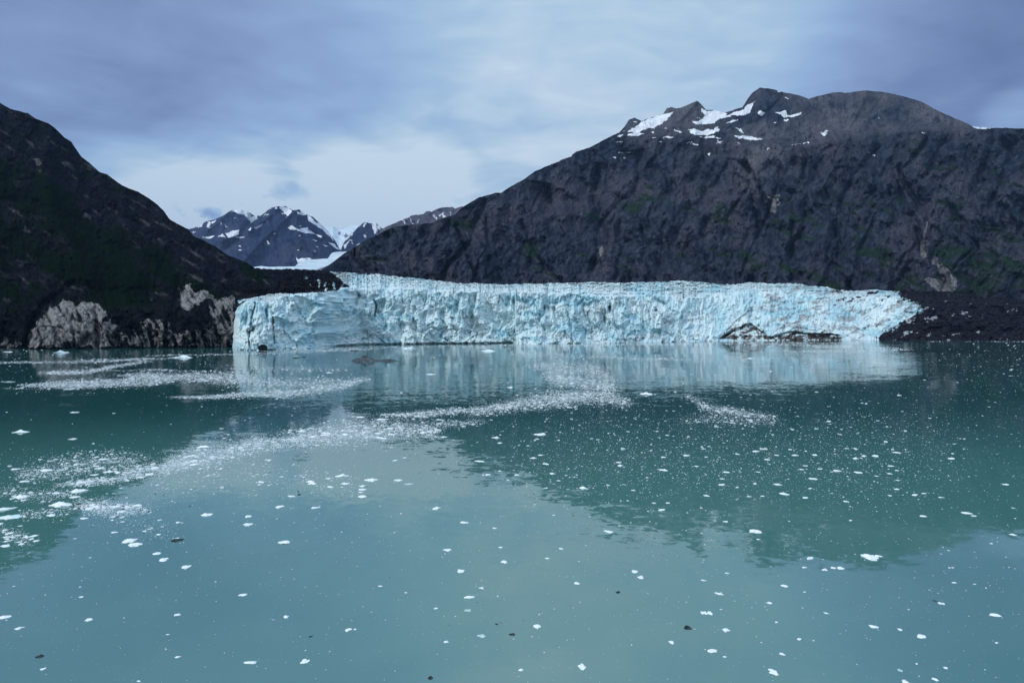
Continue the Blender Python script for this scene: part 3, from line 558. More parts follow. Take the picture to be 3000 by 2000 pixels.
LINES=[(c3([(920,575),(1000,660)]),1.2),(c3([(1140,540),(1125,600),(1145,655)]),1.6),(c3([(1465,560),(1470,655)]),1.3),(c3([(1540,340),(1570,430),(1580,470)]),1.1),(c3([(1640,560),(1720,590),(1780,640)]),1.1),(c3([(1370,590),(1385,640)]),1.),(c3([(490,590),(545,640)]),1.8),
 (c3([(545,560),(550,665)]),1.1),(c2([(1500,1090),(1520,1200)]),1.6),(c2([(1550,1110),(1640,1190)]),1.2),(c2([(1500,1150),(1580,1100),(1640,1140)]),1.2),(c2([(650,880),(640,950),(610,1000),(600,1140)]),1.2),(c2([(895,930),(905,1000)]),1.),(c2([(870,1040),(870,1130)]),1.),(c2([(780,990),(780,1110),(800,1200)]),1.1),
 (c2([(1570,870),(1575,920),(1560,980)]),1.8),(c2([(1490,830),(1530,960)]),1.),(c2([(2040,740),(2030,790)]),1.1),(c2([(2180,740),(2165,800)]),1.),(c3([(80,240),(72,290)]),1.1),(c3([(430,300),(420,350)]),1.8),(c3([(600,300),(605,350)]),1.8),(c3([(315,260),(330,300)]),1.2),(c3([(500,250),(510,310)]),1.2),(c3([(555,250),(560,300)]),1.2),(c3([(450,380),(455,400)]),1.2),
 (c3([(2340,420),(2230,500),(2150,590),(2110,635)]),2.2),(c3([(160,600),(220,575),(330,600)]),1.),(c3([(180,640),(250,600),(320,610)]),1.),(c3([(20,560),(120,560),(60,620)]),1.2),(c2([(2040,1090),(2120,1060),(2060,1140),(2180,1190)]),1.4),(c2([(1850,1080),(1960,1120)]),1.),
 (c4([(480,265),(478,310)]),1.6),(c4([(1040,230),(1030,280)]),1.2),(c4([(640,560),(780,490),(860,500)]),1.4),(c4([(270,560),(340,500),(400,490)]),2.2),(c4([(520,480),(580,550),(650,580)]),2.6),(c4([(730,560),(870,545),(1000,570)]),1.6),(c4([(1390,560),(1480,500),(1600,420)]),2.)]
CREV=[(c2([(1555,860),(1575,900),(1560,980)]),3.,14),(c2([(650,880),(620,1000),(603,1140)]),2.,9),(c2([(780,990),(795,1190)]),2.,7),(c2([(1770,760),(1775,880)]),2.,9)]
_dg=depth_gl
def depth_gl2(U,V,T):
    Y=_dg(U,V,T); wu=U+2.*fbm(U/12,V/12,U*0,3); 
    for g,wd,dp in CREV: Y=Y+dp*np.exp(-(segd(wu,V,g)/wd)**2)
    # the arches over the brown rock at the foot
    b=pmask(U,V,BROWN); Y=Y+b*10
    return Y
def masks_gl(U,V,X,Y,Z,T):
    wu=U+60*fbm(X/44,Z/30,X*0,6,.68); wv=V+30*fbm(X/40,Z/24,X*0+4,6,.68)
    deb=pmask(wu*.5+U*.5,wv*.5+V*.5,[DEB_L]); 
    dr=sstep(-60,60,(wu-interp(wv,[(840,2590),(870,2660),(900,2715),(920,2705),(945,2640),(965,2600),(985,2585),(1010,2560)])))
    st=fbm((X+.8*Z)/30,(Z-.3*X)/11,X*0+5,6,.65)
    deb=np.maximum(deb,np.clip(dr*1.25-1.0*sstep(.10,.30,st)*sstep(3400,2650,U),0,1)*(U>2300))
    deb=np.maximum(deb,.66*sstep(.02,.16,st)*sstep(2330,2500,U)*sstep(920,870,V))
    stg=sstep(.06,.18,st)*sstep(2050,2250,U)
    lowd=sstep(955,985,V)*sstep(2230,2300,U)*sstep(2500,2420,U)
    deb=np.maximum(deb,lowd*sstep(-.05,.12,st)*.9)
    deb=deb-.75*pmask(U,V,[DEB_L])*sstep(.10,.22,fbm(X/9,Z/14,X*0+61,4,.65))*sstep(840,930,U)*sstep(800,815,V)
    deb=np.maximum(deb,.85*sstep(.02,.14,st)*pmask(wu,wv,[c2([(440,840),(700,800),(900,800),(700,860),(520,900),(480,1000)])]))
    # fresh, dense blue ice
    nb=fbm(X/60,Z/26,X*0+8,5,.6); blue=sstep(.06,.26,nb)*.85
    cvb=worley((X+8*fbm(X/30,Z/30,X*0,3))/16,Z/24,12)[0]
    blue=np.maximum(blue,(cvb>.86)*.55)
    blue=np.maximum(blue,.9*pmask(wu,wv,[c4([(600,310),(740,290),(800,340),(880,380),(840,410),(660,440),(640,360)]),c4([(480,370),(620,370),(650,430),(500,400)]),c3([(620,450),(740,400),(760,440),(640,480)]),c3([(930,360),(1060,330),(1060,350),(960,385)]),c2([(1240,860),(1290,860),(1280,920),(1250,930)]),c2([(1190,990),(1290,960),(1230,1080)])]))
    dirt=sstep(.0,.25,fbm(X/120,Z/40,X*0+19,5,.6))*.6
    lip=interp(U,LIP)
    dirt=np.maximum(dirt,sstep(0,-18,V-lip)*.26*sstep(1400,1600,U))
    dirt=np.maximum(dirt,.75*sstep(880,860,V)*sstep(975,1000,U)*sstep(1120,990,U)*(V<846))
    dirt=np.maximum(dirt,(.35+.6*sstep(-.02,.18,st))*sstep(2080,2300,U)); dirt=np.maximum(dirt,stg)
    dirt=np.maximum(dirt,.8*pmask(wu,wv,[c2([(540,830),(880,800),(900,850),(700,870),(560,880)])]))
    ju=U+4*fbm(X/9,Z/9,X*0+1,4,.6); jv=V+3*fbm(X/9,Z/9,X*0+6,4,.6)
    line=U*0
    for g,wd in LINES: line=np.maximum(line,np.exp(-(segd(ju,jv,g)/(wd*1.15))**2))
    # thin dirty fracture traces
    r1=np.abs(perlin((X+.6*Z)/15,(Z-.4*X)/22,X*0+41)); gate=sstep(.1,.35,fbm(X/60,Z/45,X*0+44,3)); 
    line=np.maximum(line,np.exp(-(r1/.018)**2)*gate*.75)
    r2=np.abs(fbm((X+.9*Z)/60,(Z-.35*X)/20,X*0+71,4,.6)); line=np.maximum(line,np.exp(-(r2/.022)**2)*.8*sstep(2080,2260,U)*sstep(-.1,.1,fbm(X/40,Z/30,X*0+75,3)))
    line=np.clip(line,0,1)
    br=pmask(U+26*fbm(X/16,Z/12,X*0,6,.66),V+13*fbm(X/14,Z/9,X*0+2,6,.66),BROWN)
    br=br*sstep(-.05,.08,fbm(X/12,Z/6,X*0+23,5,.65)+sstep(978,992,V)*.10)
    dk=pmask(U,V,[c4([(262,572),(300,540),(360,505),(340,530),(300,560)])])
    return [np.maximum(deb,dk),blue,dirt,line,br,U*0]
o=relief('tidewater_glacier',M_ice,640,3250,1.15,TOPG,[(640,1034),(3250,1006)],250,depth_gl2,masks_gl,jag=3.4,backrows=5,backstep=60,backslope=.45,yref=850.,keep=keepG,seed=8,jscale=9,smooth=True)
tag(o,'pale blue wall of cracked glacier ice standing in the bay below the mountains','glacier')
# ------------------------------------------------------------------ floating ice
def at(u,v):
    Y=CAM_H*F/(v-HZ); return ((u-CX)/F*Y,Y)
def floe_mat(name,a,b_,rough=.45,trans=0.,spec=.5):
    m,t_,b=newmat(name); p=t_.new('ShaderNodeTexCoord').outputs['Object']
    n=t_.noise(p,2.6,5,.6); t_.put(b.inputs['Base Color'],t_.mix(t_.rng(n,.38,.64),a,b_)); b.inputs['Roughness'].default_value=rough
    t_.put(b.inputs['Normal'],bump(t_,t_.noise(p,5,4,.6),.12,.5))
    b.inputs['Specular IOR Level'].default_value=spec
    if trans: b.inputs['Transmission Weight'].default_value=trans
    return m
M_w=floe_mat('white_floe_ice',(.88,.93,.95),(.78,.89,.93)); M_b=floe_mat('blue_floe_ice',(.60,.86,.92),(.78,.90,.93))
M_k=floe_mat('dirty_floe_ice',(.016,.021,.028),(.065,.075,.088),.85,spec=.05); M_g=floe_mat('clear_floe_ice',(.40,.58,.62),(.60,.74,.77),.2)
M_d=floe_mat('striped_floe_ice',(.014,.017,.022),(.15,.19,.215),.8,spec=.1)
import bmesh
_ico={}
def ico(sub):
    if sub not in _ico:
        bm=bmesh.new(); bmesh.ops.create_icosphere(bm,subdivisions=sub,radius=1)
        co=np.array([v.co[:] for v in bm.verts]); f=np.array([[v.index for v in p.verts] for p in bm.faces]); bm.free(); _ico[sub]=(co,f)
    return _ico[sub]
def floe_shape(seed,elong=1.8,hgt=.35,lobes=2,rough=.3,sub=3):
    """unit-width floe: irregular flat slab with humps, waterline at z=0"""
    rs=np.random.RandomState(seed); co,f=ico(sub); co=co.copy()
    n=fbm(co[:,0]*1.3+seed*1.7,co[:,1]*1.3-seed,co[:,2]*1.3,4,.55)
    n2=fbm(co[:,0]*3+seed*2.7,co[:,1]*3,co[:,2]*3,3,.6)
    ang=np.arctan2(co[:,1],co[:,0]); r=1+n*rough*2.4+n2*rough*1.3
    for k in range(2,5): r=r+rs.uniform(-.17,.17)*np.cos(k*ang+rs.uniform(0,6.3))
    x=co[:,0]*r; y=co[:,1]*r/elong
    top=np.clip(co[:,2],0,1)**.45; low=np.clip(-co[:,2],0,1)**.5
    prof=.45+0*x
    for _ in range(lobes):
        cx,cy=rs.uniform(-.65,.65),rs.uniform(-.3,.3)/elong; prof=prof+rs.uniform(.3,.7)*np.exp(-(((x-cx)/.28)**2+((y-cy)/.22)**2))
    z=top*hgt*(prof+.35*fbm(x*4+seed,y*4,x*0,3,.6))-low*.30*hgt-0.02
    s=x.max()-x.min(); return np.stack([x/s,y/s,z/s],-1),f
_shapes={}
def shape_mesh(key,mat,**k):
    kk=(key,mat.name)
    if kk not in _shapes:
        co,f=floe_shape(key,**k)
        me=bpy.data.meshes.new('floe_shape'); me.from_pydata(co.tolist(),[],f.tolist()); me.materials.append(mat)
        me.polygons.foreach_set('use_smooth',np.full(len(f),False)); me.update(); _shapes[kk]=me
    return _shapes[kk]
def place(me,u,v,wpx,name,label,cat,group=None,rz=None,hs=1.,ys=1.):
    x,y=at(u,v); sz=wpx*y/F
    o=bpy.data.objects.new(name,me); C.objects.link(o); o.location=(x,y,0); o.scale=(sz,sz*ys,sz*hs)
    o.rotation_euler=(0,0,rz if rz is not None else random.uniform(-.35,.35)+random.choice((0,math.pi)))
    return tag(o,label,cat,group)
k1=crop(0,980,.3827);k2=crop(800,980,.3827);k3=crop(1600,980,.5952);k4=crop(0,1400,.5102);k5=crop(1200,1400,.4252);k6=crop(2000,1400,.4252)
def T_(k,l): return [(*k([(x,y)])[0],wd*s) for s in [k([(1,0)])[0][0]-k([(0,0)])[0][0]] for x,y,wd in l]
# hand-placed floes with their own labels
NAMED=[
 (k5,1187,1300,66,'w','largest white floe on the near water, bottom centre, tilted like a leaf',dict(elong=1.5),-.95),
 (k6,1290,545,112,'w','long white floe with a smaller lobe, under the mountain reflection at right',dict(elong=1.7),-.45),
 (k6,1345,537,58,'w','thin white floe touching the upper right of the long lobed floe',dict(elong=2.5),-.1),
 (k6,500,368,86,'w','white floe with a trailing tail beside the rippled edge of the reflection',dict(elong=2.2),-.15),
 (k6,1088,620,52,'w','lumpy white floe, right one of a touching pair below the reflection edge',dict(elong=1.4,lobes=3),.1),
 (k6,1038,618,44,'w','flat white floe, left one of a touching pair below the reflection edge',dict(elong=2.0),0),
 (k6,625,1335,64,'w','bright rounded floe near the bottom edge, right of centre',dict(elong=1.5),0),
 (k6,1740,1385,40,'w','small oval floe in the bottom right corner',dict(elong=1.4),-.5),
 (k6,1535,1402,48,'w','white floe cut by the bottom edge at right',dict(elong=1.6),-.3),
 (k6,1497,1322,38,'g','dull translucent floe sunk in the dark patch at bottom right',dict(elong=1.6,hgt=.12),-.4),
 (k6,1783,863,48,'w','white floe with a pointed hump beside a thin dark stick of ice',dict(elong=1.8),0),
 (k6,1740,846,30,'k','thin dark ice stick left of the pointed white floe',dict(elong=3.),-.4),
 (k6,1312,1022,62,'w','broad white floe alone on open water at lower right',dict(elong=1.9),0),
 (k6,598,860,40,'w','white floe with a sharp upright tip, lower right water',dict(elong=1.5,hgt=.6,lobes=1),0),
 (k6,685,1212,36,'w','white floe with a tall narrow tip near the bottom right',dict(elong=1.2,hgt=.8,lobes=1),0),
 (k6,700,742,50,'w','white floe with two small crumbs under it, right of centre',dict(elong=1.7),0),
 (k6,298,1046,54,'w','low white floe right of the black double lump of ice',dict(elong=2.0,lobes=1),0),
 (k6,145,928,46,'w','flat white floe, left half of a joined pair in the near water',dict(elong=1.4),0),
 (k6,186,930,42,'w','knobbly white floe, right half of a joined pair in the near water',dict(elong=1.3,lobes=3),0),
 (k5,1918,1030,62,'k','black double lump of dirty ice with a white crest, near right of centre',dict(elong=2.2,hgt=.5),0),
 (k5,706,1075,46,'k','thin black lump of dirty ice at bottom centre',dict(elong=3.),0),
 (k5,1437,785,36,'k','dark grey lump of ice on the near water left of the rounded white floe',dict(elong=2.),.3),
 (k5,600,1005,26,'k','small black lump left of the notched white floe',dict(elong=2.),0),
 (k5,353,640,56,'w','white floe shaped like a low cap, centre of the near water',dict(elong=1.6,lobes=1),0),
 (k5,650,577,48,'w','crescent-edged white floe in the middle of the near water',dict(elong=1.6),-.1),
 (k5,880,1020,56,'w','white floe with a notched upper edge, bottom centre',dict(elong=1.5),0),
 (k5,1592,684,44,'w','smooth domed white floe, centre right of the near water',dict(elong=1.5,lobes=1),0),
 (k5,1152,724,42,'w','white floe left of the smooth domed one, near water',dict(elong=1.7),0),
 (k5,497,1085,58,'g','grey translucent twin floe left of the black lump at bottom centre',dict(elong=2.,hgt=.2),.2),
 (k5,398,910,50,'g','thin glassy floe above the grey twin floe',dict(elong=2.6,hgt=.15),0),
 (k5,767,1320,36,'w','rounded white floe left of the largest one, bottom edge',dict(elong=1.2),0),
 (k5,252,1127,38,'w','domed white floe under a small round one, bottom left of centre',dict(elong=1.4,lobes=1),0),
 (k5,1804,1130,38,'w','white floe above a small dark crumb, bottom right of centre',dict(elong=1.5),0),
 (k5,262,495,66,'w','long narrow white floe above a dirty crumb, left of centre',dict(elong=2.6),0),
 (k5,145,1375,40,'k','dark and white broken lump at the bottom edge left of centre',dict(elong=1.3,hgt=.6),0),
 (k4,1632,368,82,'w','flat rectangular white floe, left of centre on pale water',dict(elong=2.6),.05),
 (k4,1016,358,66,'k','grey dirt-covered floe shaped like a slipper, left water',dict(elong=2.4,hgt=.4),.2),
 (k4,348,155,142,'w','big flat white floe among the brash ice at left',dict(elong=3.2),0),
 (k4,55,225,160,'b','long pale blue floe at the left edge among brash ice',dict(elong=3.4,hgt=.2),.1),
 (k4,35,178,90,'w','slanting white floe above the long blue floe, left edge',dict(elong=3.),.35),
 (k4,122,108,88,'w','white floe on the dark green reflection near the left edge',dict(elong=2.4),0),
 (k4,455,74,96,'w','tapering white floe above the big flat one at left',dict(elong=2.6),.2),
 (k4,742,360,76,'w','white floe with slanting left side, above the curled floe',dict(elong=2.),.2),
 (k4,775,384,92,'w','curled low white floe with an upturned right end, left water',dict(elong=2.8),.1),
 (k4,937,469,56,'w','bean-shaped white floe, lower one of two at left',dict(elong=2.),.2),
 (k4,899,433,50,'w','bean-shaped white floe, upper one of two at left',dict(elong=2.2),.1),
 (k4,1068,510,50,'w','white floe with a pointed right tip, left of centre',dict(elong=1.8),0),
 (k4,1752,1052,54,'w','white wedge floe at the bottom left of centre',dict(elong=1.7),.4),
 (k4,1437,1058,76,'w','long thin wavy white floe near the bottom left',dict(elong=5.,hgt=.2),.08),
 (k4,1785,908,26,'k','single dark brown lump above the white wedge floe',dict(elong=1.6),.6),
 (k4,1643,797,34,'w','round white ball of ice above two crumbs, bottom left',dict(elong=1.1,hgt=.6),0),
 (k4,510,813,44,'w','white floe with a small peak, lower left water',dict(elong=1.8,lobes=1),.2),
 (k4,1998,870,42,'w','white floe with a raised right ear, bottom centre left',dict(elong=1.6,lobes=1),.2),
 (k4,28,798,66,'w','pale floe cut by the left edge low in the photo',dict(elong=2.4),.2),
 (k4,108,862,52,'w','slender white floe near the left edge low in the photo',dict(elong=2.8),.35),
 (k4,228,1023,44,'k','white and brown mottled lump in the lower left corner',dict(elong=1.8),-.1),
 (k4,246,1095,30,'w','small pointed white floe in the lower left corner',dict(elong=1.3),.5),
 (k4,1192,211,70,'w','long tapered white floe beyond the grey slipper floe',dict(elong=3.),.15),
 (k4,1605,165,58,'w','white two-part floe, left of centre',dict(elong=1.9),-.1),
 (k4,1425,220,42,'w','small lumpy white floe beyond the rectangular floe',dict(elong=2.,lobes=3),0),
 (k4,2080,107,62,'w','smooth white floe on pale water at centre left',dict(elong=2.4),.1),
 (k2,2043,765,98,'w','flat domed white floe on the dark green mountain reflection',dict(elong=2.8,lobes=1),0),
 (k2,1705,790,74,'w','white floe beside a small upright chip on the green reflection',dict(elong=2.8),0),
 (k2,1735,829,46,'w','small white floe just below the one with an upright chip',dict(elong=2.),0),
 (k2,1275,651,64,'w','white slab floe at the ice edge of the green reflection',dict(elong=2.8),0),
 (k2,835,648,96,'w','low domed floe at the tip of the brash ice tongue',dict(elong=3.2,lobes=1),0),
 (k2,668,632,74,'w','white floe just right of the bright sky streak on the water',dict(elong=2.8,lobes=2),0),
 (k2,215,740,80,'w','white floe on the dark blue reflection at its lower edge',dict(elong=3.),0),
 (k2,748,1114,110,'w','broad white floe with a hump, on pale water left of centre',dict(elong=3.2,lobes=1),0),
 (k2,957,1116,72,'w','white floe with a central peak, on pale water',dict(elong=2.6,hgt=.6,lobes=1),0),
 (k2,525,1084,112,'w','long thin white floe on pale water, left of the humped one',dict(elong=5.),.08),
 (k2,1040,1142,92,'g','faint glassy streak of ice beside the central peak floe',dict(elong=3.5,hgt=.12),.2),
 (k2,1215,304,108,'b','pale turquoise floe on the glacier reflection',dict(elong=4.,hgt=.25,lobes=1),0),
 (k2,1640,126,112,'b','cluster floe of pale ice close under the glacier wall',dict(elong=3.,hgt=.4,lobes=4),0),
 (k2,1040,108,110,'b','pale floe with dark stripes close under the glacier wall',dict(elong=3.,hgt=.5,lobes=3),0),
 (k2,625,124,84,'k','low dark floe close under the left part of the wall',dict(elong=3.5,hgt=.3,lobes=3),0),
 (k2,183,179,66,'k','flat black floe left of the black hump on the glacier reflection',dict(elong=4.,hgt=.3),0),
 (k2,236,173,44,'k','small black hump of ice on the glacier reflection',dict(elong=2.,hgt=.6,lobes=1),0),
 (k2,428,292,66,'w','white floe alone on the left part of the glacier reflection',dict(elong=3.6),0),
 (k2,1815,406,50,'w','small white block on the glacier reflection, centre',dict(elong=2.,hgt=.6),0),
 (k3,492,293,64,'w','bright white iceberg with a flat raised back on the dark centre water',dict(elong=1.8,hgt=.55,lobes=3),0),
 (k3,1002,117,40,'w','small white floe on the turquoise glacier reflection at right',dict(elong=3.),0),
 (k1,1385,176,190,'b','low turquoise iceberg in front of the dark rocks at left',dict(elong=3.2,hgt=.36,lobes=4),0),
 (k1,475,138,130,'g','grey knobbly iceberg near the left shore',dict(elong=3.,hgt=.35,lobes=4),0),
 (k1,163,746,112,'w','white floe alone on the dark green water at far left',dict(elong=2.6,lobes=3),.1),
 (k1,558,799,58,'w','compact white floe on the dark green water at left',dict(elong=1.9),0),
 (k1,570,595,74,'w','thin flat floe on the dark green water below the brash bands',dict(elong=4.),0),
 (k1,1565,862,112,'w','white floe on the pale ripple patch at left',dict(elong=3.2,lobes=3),0),
 (k1,60,133,72,'w','white floe near the left shore under the pale rocks',dict(elong=3.),0),
 (k1,525,418,90,'g','grey glassy floe under the thick band of brash at left',dict(elong=3.4,hgt=.3),0),
 (k1,60,362,100,'g','grey low floe at the left end of the brash band',dict(elong=3.,hgt=.3),0),
 (k1,355,1040,108,'w','smooth white floe in the loose brash at left',dict(elong=3.4,lobes=1),0),
 (k1,610,1195,120,'w','slanted long white floe in the brash at lower left',dict(elong=3.),.2),
 (k1,160,1243,120,'w','white floe on open dark water at the lower left edge',dict(elong=3.,lobes=2),0),
]
mats={'w':M_w,'b':M_b,'k':M_k,'g':M_g}
taken=set(); USED=[]
for i,(k,x,y,wd,kind,label,kw,rz) in enumerate(NAMED):
    (u,v),=k([(x,y)]); s=k([(1,0)])[0][0]-k([(0,0)])[0][0]
    p=dict(hgt=.34); p.update(kw)
    # foreshortening: a floe seen at a low angle shows its length across, so depth is set from real proportions
    me=shape_mesh(100+i,mats[kind],**{**p,'elong':max(1.15,p.get('elong',1.8)*.62)})
    nm={'w':'ice_floe','b':'ice_floe','k':'dirty_ice_floe','g':'clear_ice_floe'}[kind]
    hs=1.
    if v<1240: hs=.62
    place(me,u,v,wd*s,nm,label,'ice floe',rz=rz if v>1250 else rz*.4,hs=hs); USED.append((u,v,wd*s))
# striped black and white iceberg
def iceberg():
    x,y=at(1090,1057); e=bpy.data.objects.new('striped_iceberg',None); C.objects.link(e); e.location=(x,y,0)
    tag(e,'low iceberg striped with black dirt, jagged crest at its left','iceberg')
    s=y/F
    def pt(nm,mat,dx,wd,hgt,seed,elong=1.8,lob=3,dy=0):
        co,f=floe_shape(seed,elong,hgt,lob,.35,4)
        co=co*wd*s; co[:,0]+=dx*s; co[:,1]+=dy*s
        me=bpy.data.meshes.new(nm); me.from_pydata(co.tolist(),[],f.tolist()); me.materials.append(mat); me.update()
        o=bpy.data.objects.new(nm,me); C.objects.link(o); o.parent=e
    def ridge(nm,mat,prof,thick,seed,lean=0.):
        """broken slab with a jagged top; prof = (x, height) in photo px from the middle of the berg"""
        n=70; xs=np.linspace(prof[0][0],prof[-1][0],n); hs=interp(xs,prof)
        hs=hs*.8*(1+.5*fbm(xs/4.+seed,xs*0,xs*0,4,.6))+.8*fbm(xs/1.5+seed,xs*0,xs*0,2)
        rows=[(-1.,-.12),(-.75,.25),(-.5,.6),(-.2,.95),(0.,1.),(.25,.9),(.6,.5),(1.,-.12)]
        co=[]
        for k,(q,z) in enumerate(rows):
            w_=thick*(.6+.4*np.sin(np.linspace(0,math.pi,n)))
            yy=q*w_+fbm(xs/3.+seed,xs*0+k,xs*0,3)*2.2; co.append(np.stack([xs,yy+lean*z*hs,z*hs],-1))
        co=np.array(co)*s; i=np.arange(len(rows)*n).reshape(len(rows),n)
        f=np.stack([i[:-1,:-1],i[:-1,1:],i[1:,1:],i[1:,:-1]],-1).reshape(-1,4)
        o=mesh_np(nm,co.reshape(-1,3),f,mat,smooth=False,parent=e)
    m,t_,b=newmat('ribbed_dirty_ice'); p=t_.new('ShaderNodeTexCoord').outputs['Object']
    x_,y_,z_=t_.sep(p); wv=t_.m('SINE',t_.m('ADD',t_.m('MULTIPLY',x_,6.283/(3.2*s)),t_.m('MULTIPLY',t_.noise(p,.5,3,.6),5.)))
    c_=t_.mix(t_.rng(wv,.1,.8),(.012,.014,.018),(.24,.30,.33)); c_=t_.mix(t_.rng(z_,10.6*s,12.*s),c_,(.012,.014,.018))
    t_.put(b.inputs['Base Color'],c_); b.inputs['Roughness'].default_value=.8; b.inputs['Specular IOR Level'].default_value=.1
    ridge('jagged_crest',m,[(-36,2),(-31,15),(-28,18),(-10,15.5),(-2,13.5),(2,10),(8,5),(16,3)],9,3.1,.3)
    ridge('snout',M_d,[(-60,0),(-56,5),(-50,8.5),(-44,10),(-34,8),(-24,5),(-18,1)],11,8.3)
    ridge('low_tail',M_d,[(2,2),(14,5),(22,4),(34,6),(50,8),(58,6),(70,2),(84,0)],7,5.7)
    pt('end_knob',M_k,66,9,.9,504,1.3,1)
iceberg()
# ---- brash density field in photo rows/columns (pieces then lie on the water at those places)
def dens(U,V):
    n=fbm(U/70,V/16,U*0,4,.6); n2=fbm(U/160,V/30,U*0+5,3,.5); n3=fbm(U/30,V/8,U*0+9,3,.6)
    d=np.zeros(U.shape)
    def band(pts,wd,a,soft=1.):
        nonlocal d
        u,v=pl(pts); vc=np.interp(U,u,v); w_=np.interp(U,u,wd if isinstance(wd,(list,tuple)) else [wd]*len(u))
        inside=sstep(u[0]-40,u[0]+30,U)*sstep(u[-1]+40,u[-1]-30,U)
        q=np.abs(V+n*4-vc)/np.maximum(w_*(1+.5*n2),.8)
        d=np.maximum(d,a*np.exp(-q**2*1.2)*inside*np.clip(1+.9*n*soft,0,2))
    band([(80,1128),(180,1127),(300,1122),(420,1115),(560,1100)],[4,8,10,12,8],7)
    band([(360,1100),(480,1103),(620,1108),(740,1110)],[6,12,14,16],4.5)
    band([(0,1062),(200,1060),(420,1052),(520,1048)],[3,4,3,2],3.)
    band([(140,1092),(260,1089),(330,1075),(420,1058)],[5,6,4,3],5.)
    band([(250,1087),(450,1083),(620,1088)],[2,3,2.5],1.8)
    band([(440,1041),(700,1038),(900,1030),(1100,1020)],[2,2.5,3,3],2.2)
    band([(0,1136),(100,1140),(240,1137)],[1.5,2,1.5],1.2)
    band([(520,1163),(640,1162),(760,1152),(860,1150),(1000,1130),(1060,1112)],[3,6,9,10,12,8],4.5)
    band([(620,1110),(760,1120),(900,1125),(1010,1115)],[14,20,18,10],2.)
    band([(650,1080),(850,1080),(1000,1085)],[9,9,5],.9)
    band([(0,1017),(90,1017)],[2,1.5],4)
    band([(700,1028),(900,1024),(1300,1014),(1500,1011)],[4,3,3,2],1.3)
    band([(1440,1010),(1600,1012),(1900,1009),(2300,1005),(2500,1004)],[2,4,3,3,1],2.2)
    band([(1500,1035),(1700,1042),(1900,1052),(2020,1053)],[7,8,6,2],1.5)
    band([(1560,1070),(1650,1080),(1760,1090),(1800,1110)],[12,22,22,12],2.4)
    band([(1600,1100),(1700,1120),(1800,1140)],[20,24,14],3.2)
    band([(1380,1205),(1500,1185),(1640,1165),(1780,1160),(1830,1180)],[12,15,24,24,12],3.2)
    band([(1130,1215),(1250,1212),(1330,1203),(1450,1196)],[4,9,8,4],3.2)
    band([(1230,1245),(1330,1240),(1420,1235)],[14,12,8],1.1)
    band([(850,1290),(1000,1268),(1150,1255),(1280,1262)],[24,32,30,20],2.1)
    band([(360,1385),(480,1370),(600,1340),(760,1300),(900,1280)],[12,22,28,26,20],1.7)
    band([(180,1420),(320,1405),(450,1385)],[7,12,10],1.8)
    band([(60,1390),(200,1370),(350,1350),(420,1340)],[22,32,30,16],.8)
    band([(0,1440),(120,1450),(240,1440)],[18,20,10],.5)
    band([(230,1480),(330,1490),(420,1495)],[18,26,12],1.5)
    band([(60,1510),(170,1500),(260,1480)],[10,14,12],.6)
    band([(0,1560),(90,1580)],[30,20],.45)
    band([(430,1400),(650,1385),(900,1400),(1050,1420)],[60,45,40,30],.14)
    band([(60,1440),(200,1460),(420,1540),(520,1560)],[30,40,50,30],.09)
    band([(2100,1005),(2300,1010),(2500,1016),(2640,1020)],[2,4,4,2],2.6)
    band([(2340,1030),(2560,1027),(2680,1024)],[3,4,1],2.)
    band([(2700,999),(2850,999),(3000,1000)],[1,1.5,1.5],3.5)
    band([(2020,1160),(2060,1190),(2150,1205),(2250,1222)],[8,11,12,9],2.1)
    band([(2010,1230),(2120,1225),(2260,1235)],[14,18,10],.6)
    # thin scatter
    sp=interp(V,[(1000,.05),(1030,.07),(1100,.05),(1200,.03),(1300,.018),(1500,.010),(1700,.0055),(2000,.0032)])
    right=sstep(1350,1700,U)*sstep(1180,1240,V)*sstep(1520,1360,V)*sstep(2950,2500,U)*.09
    leftdark=1-.85*sstep(760,500,U)*sstep(1148,1160,V)*sstep(1320,1300,V)
    d=d+(sp+right)*(.5+1.2*np.clip(n3+.2,0,1))*leftdark*(1+1.2*np.clip(n,0,1))
    d=d*(V>interp(U,WLG)+1.5)*(V>interp(U,[(0,1017),(680,1015),(700,1024)])*(U<690)) 
    return d
def brash():
    N=3200000
    # sample on the image rows weighted so each piece counts once per unit of seen area
    U=RS.uniform(-60,3060,N); V=1000+1010*RS.uniform(0,1,N)**1.9
    wgt=((V-1000)/1010.+1e-4)**(.9/1.9)
    p=dens(U,V)*wgt
    keep=RS.uniform(0,1,N)<np.clip(p*.72,0,1)
    U=U[keep];V=V[keep]
    Y=CAM_H*F/(V-HZ); X=(U-CX)/F*Y
    px=(RS.pareto(2.4,len(U))*1.3+1.2)*interp(V,[(1000,.9),(1150,1.),(1300,1.3),(1500,1.6),(2000,1.8)])                      # seen width in photo px, long tail of larger pieces
    px=np.clip(px,1.1,interp(V,[(1000,7),(1100,11),(1300,20),(1500,24),(2000,30)]))
    sz=px*Y/F*interp(V,[(1000,.9),(1150,1.),(1500,1.0),(2000,.85)])
    return U,V,X,Y,sz,px
U,V,X,Y,sz,px=brash()
print('brash pieces',len(U),flush=True)
LIMIT=380000
if len(U)>LIMIT:
    s=RS.permutation(len(U))[:LIMIT]; U,V,X,Y,sz,px=[a[s] for a in (U,V,X,Y,sz,px)]
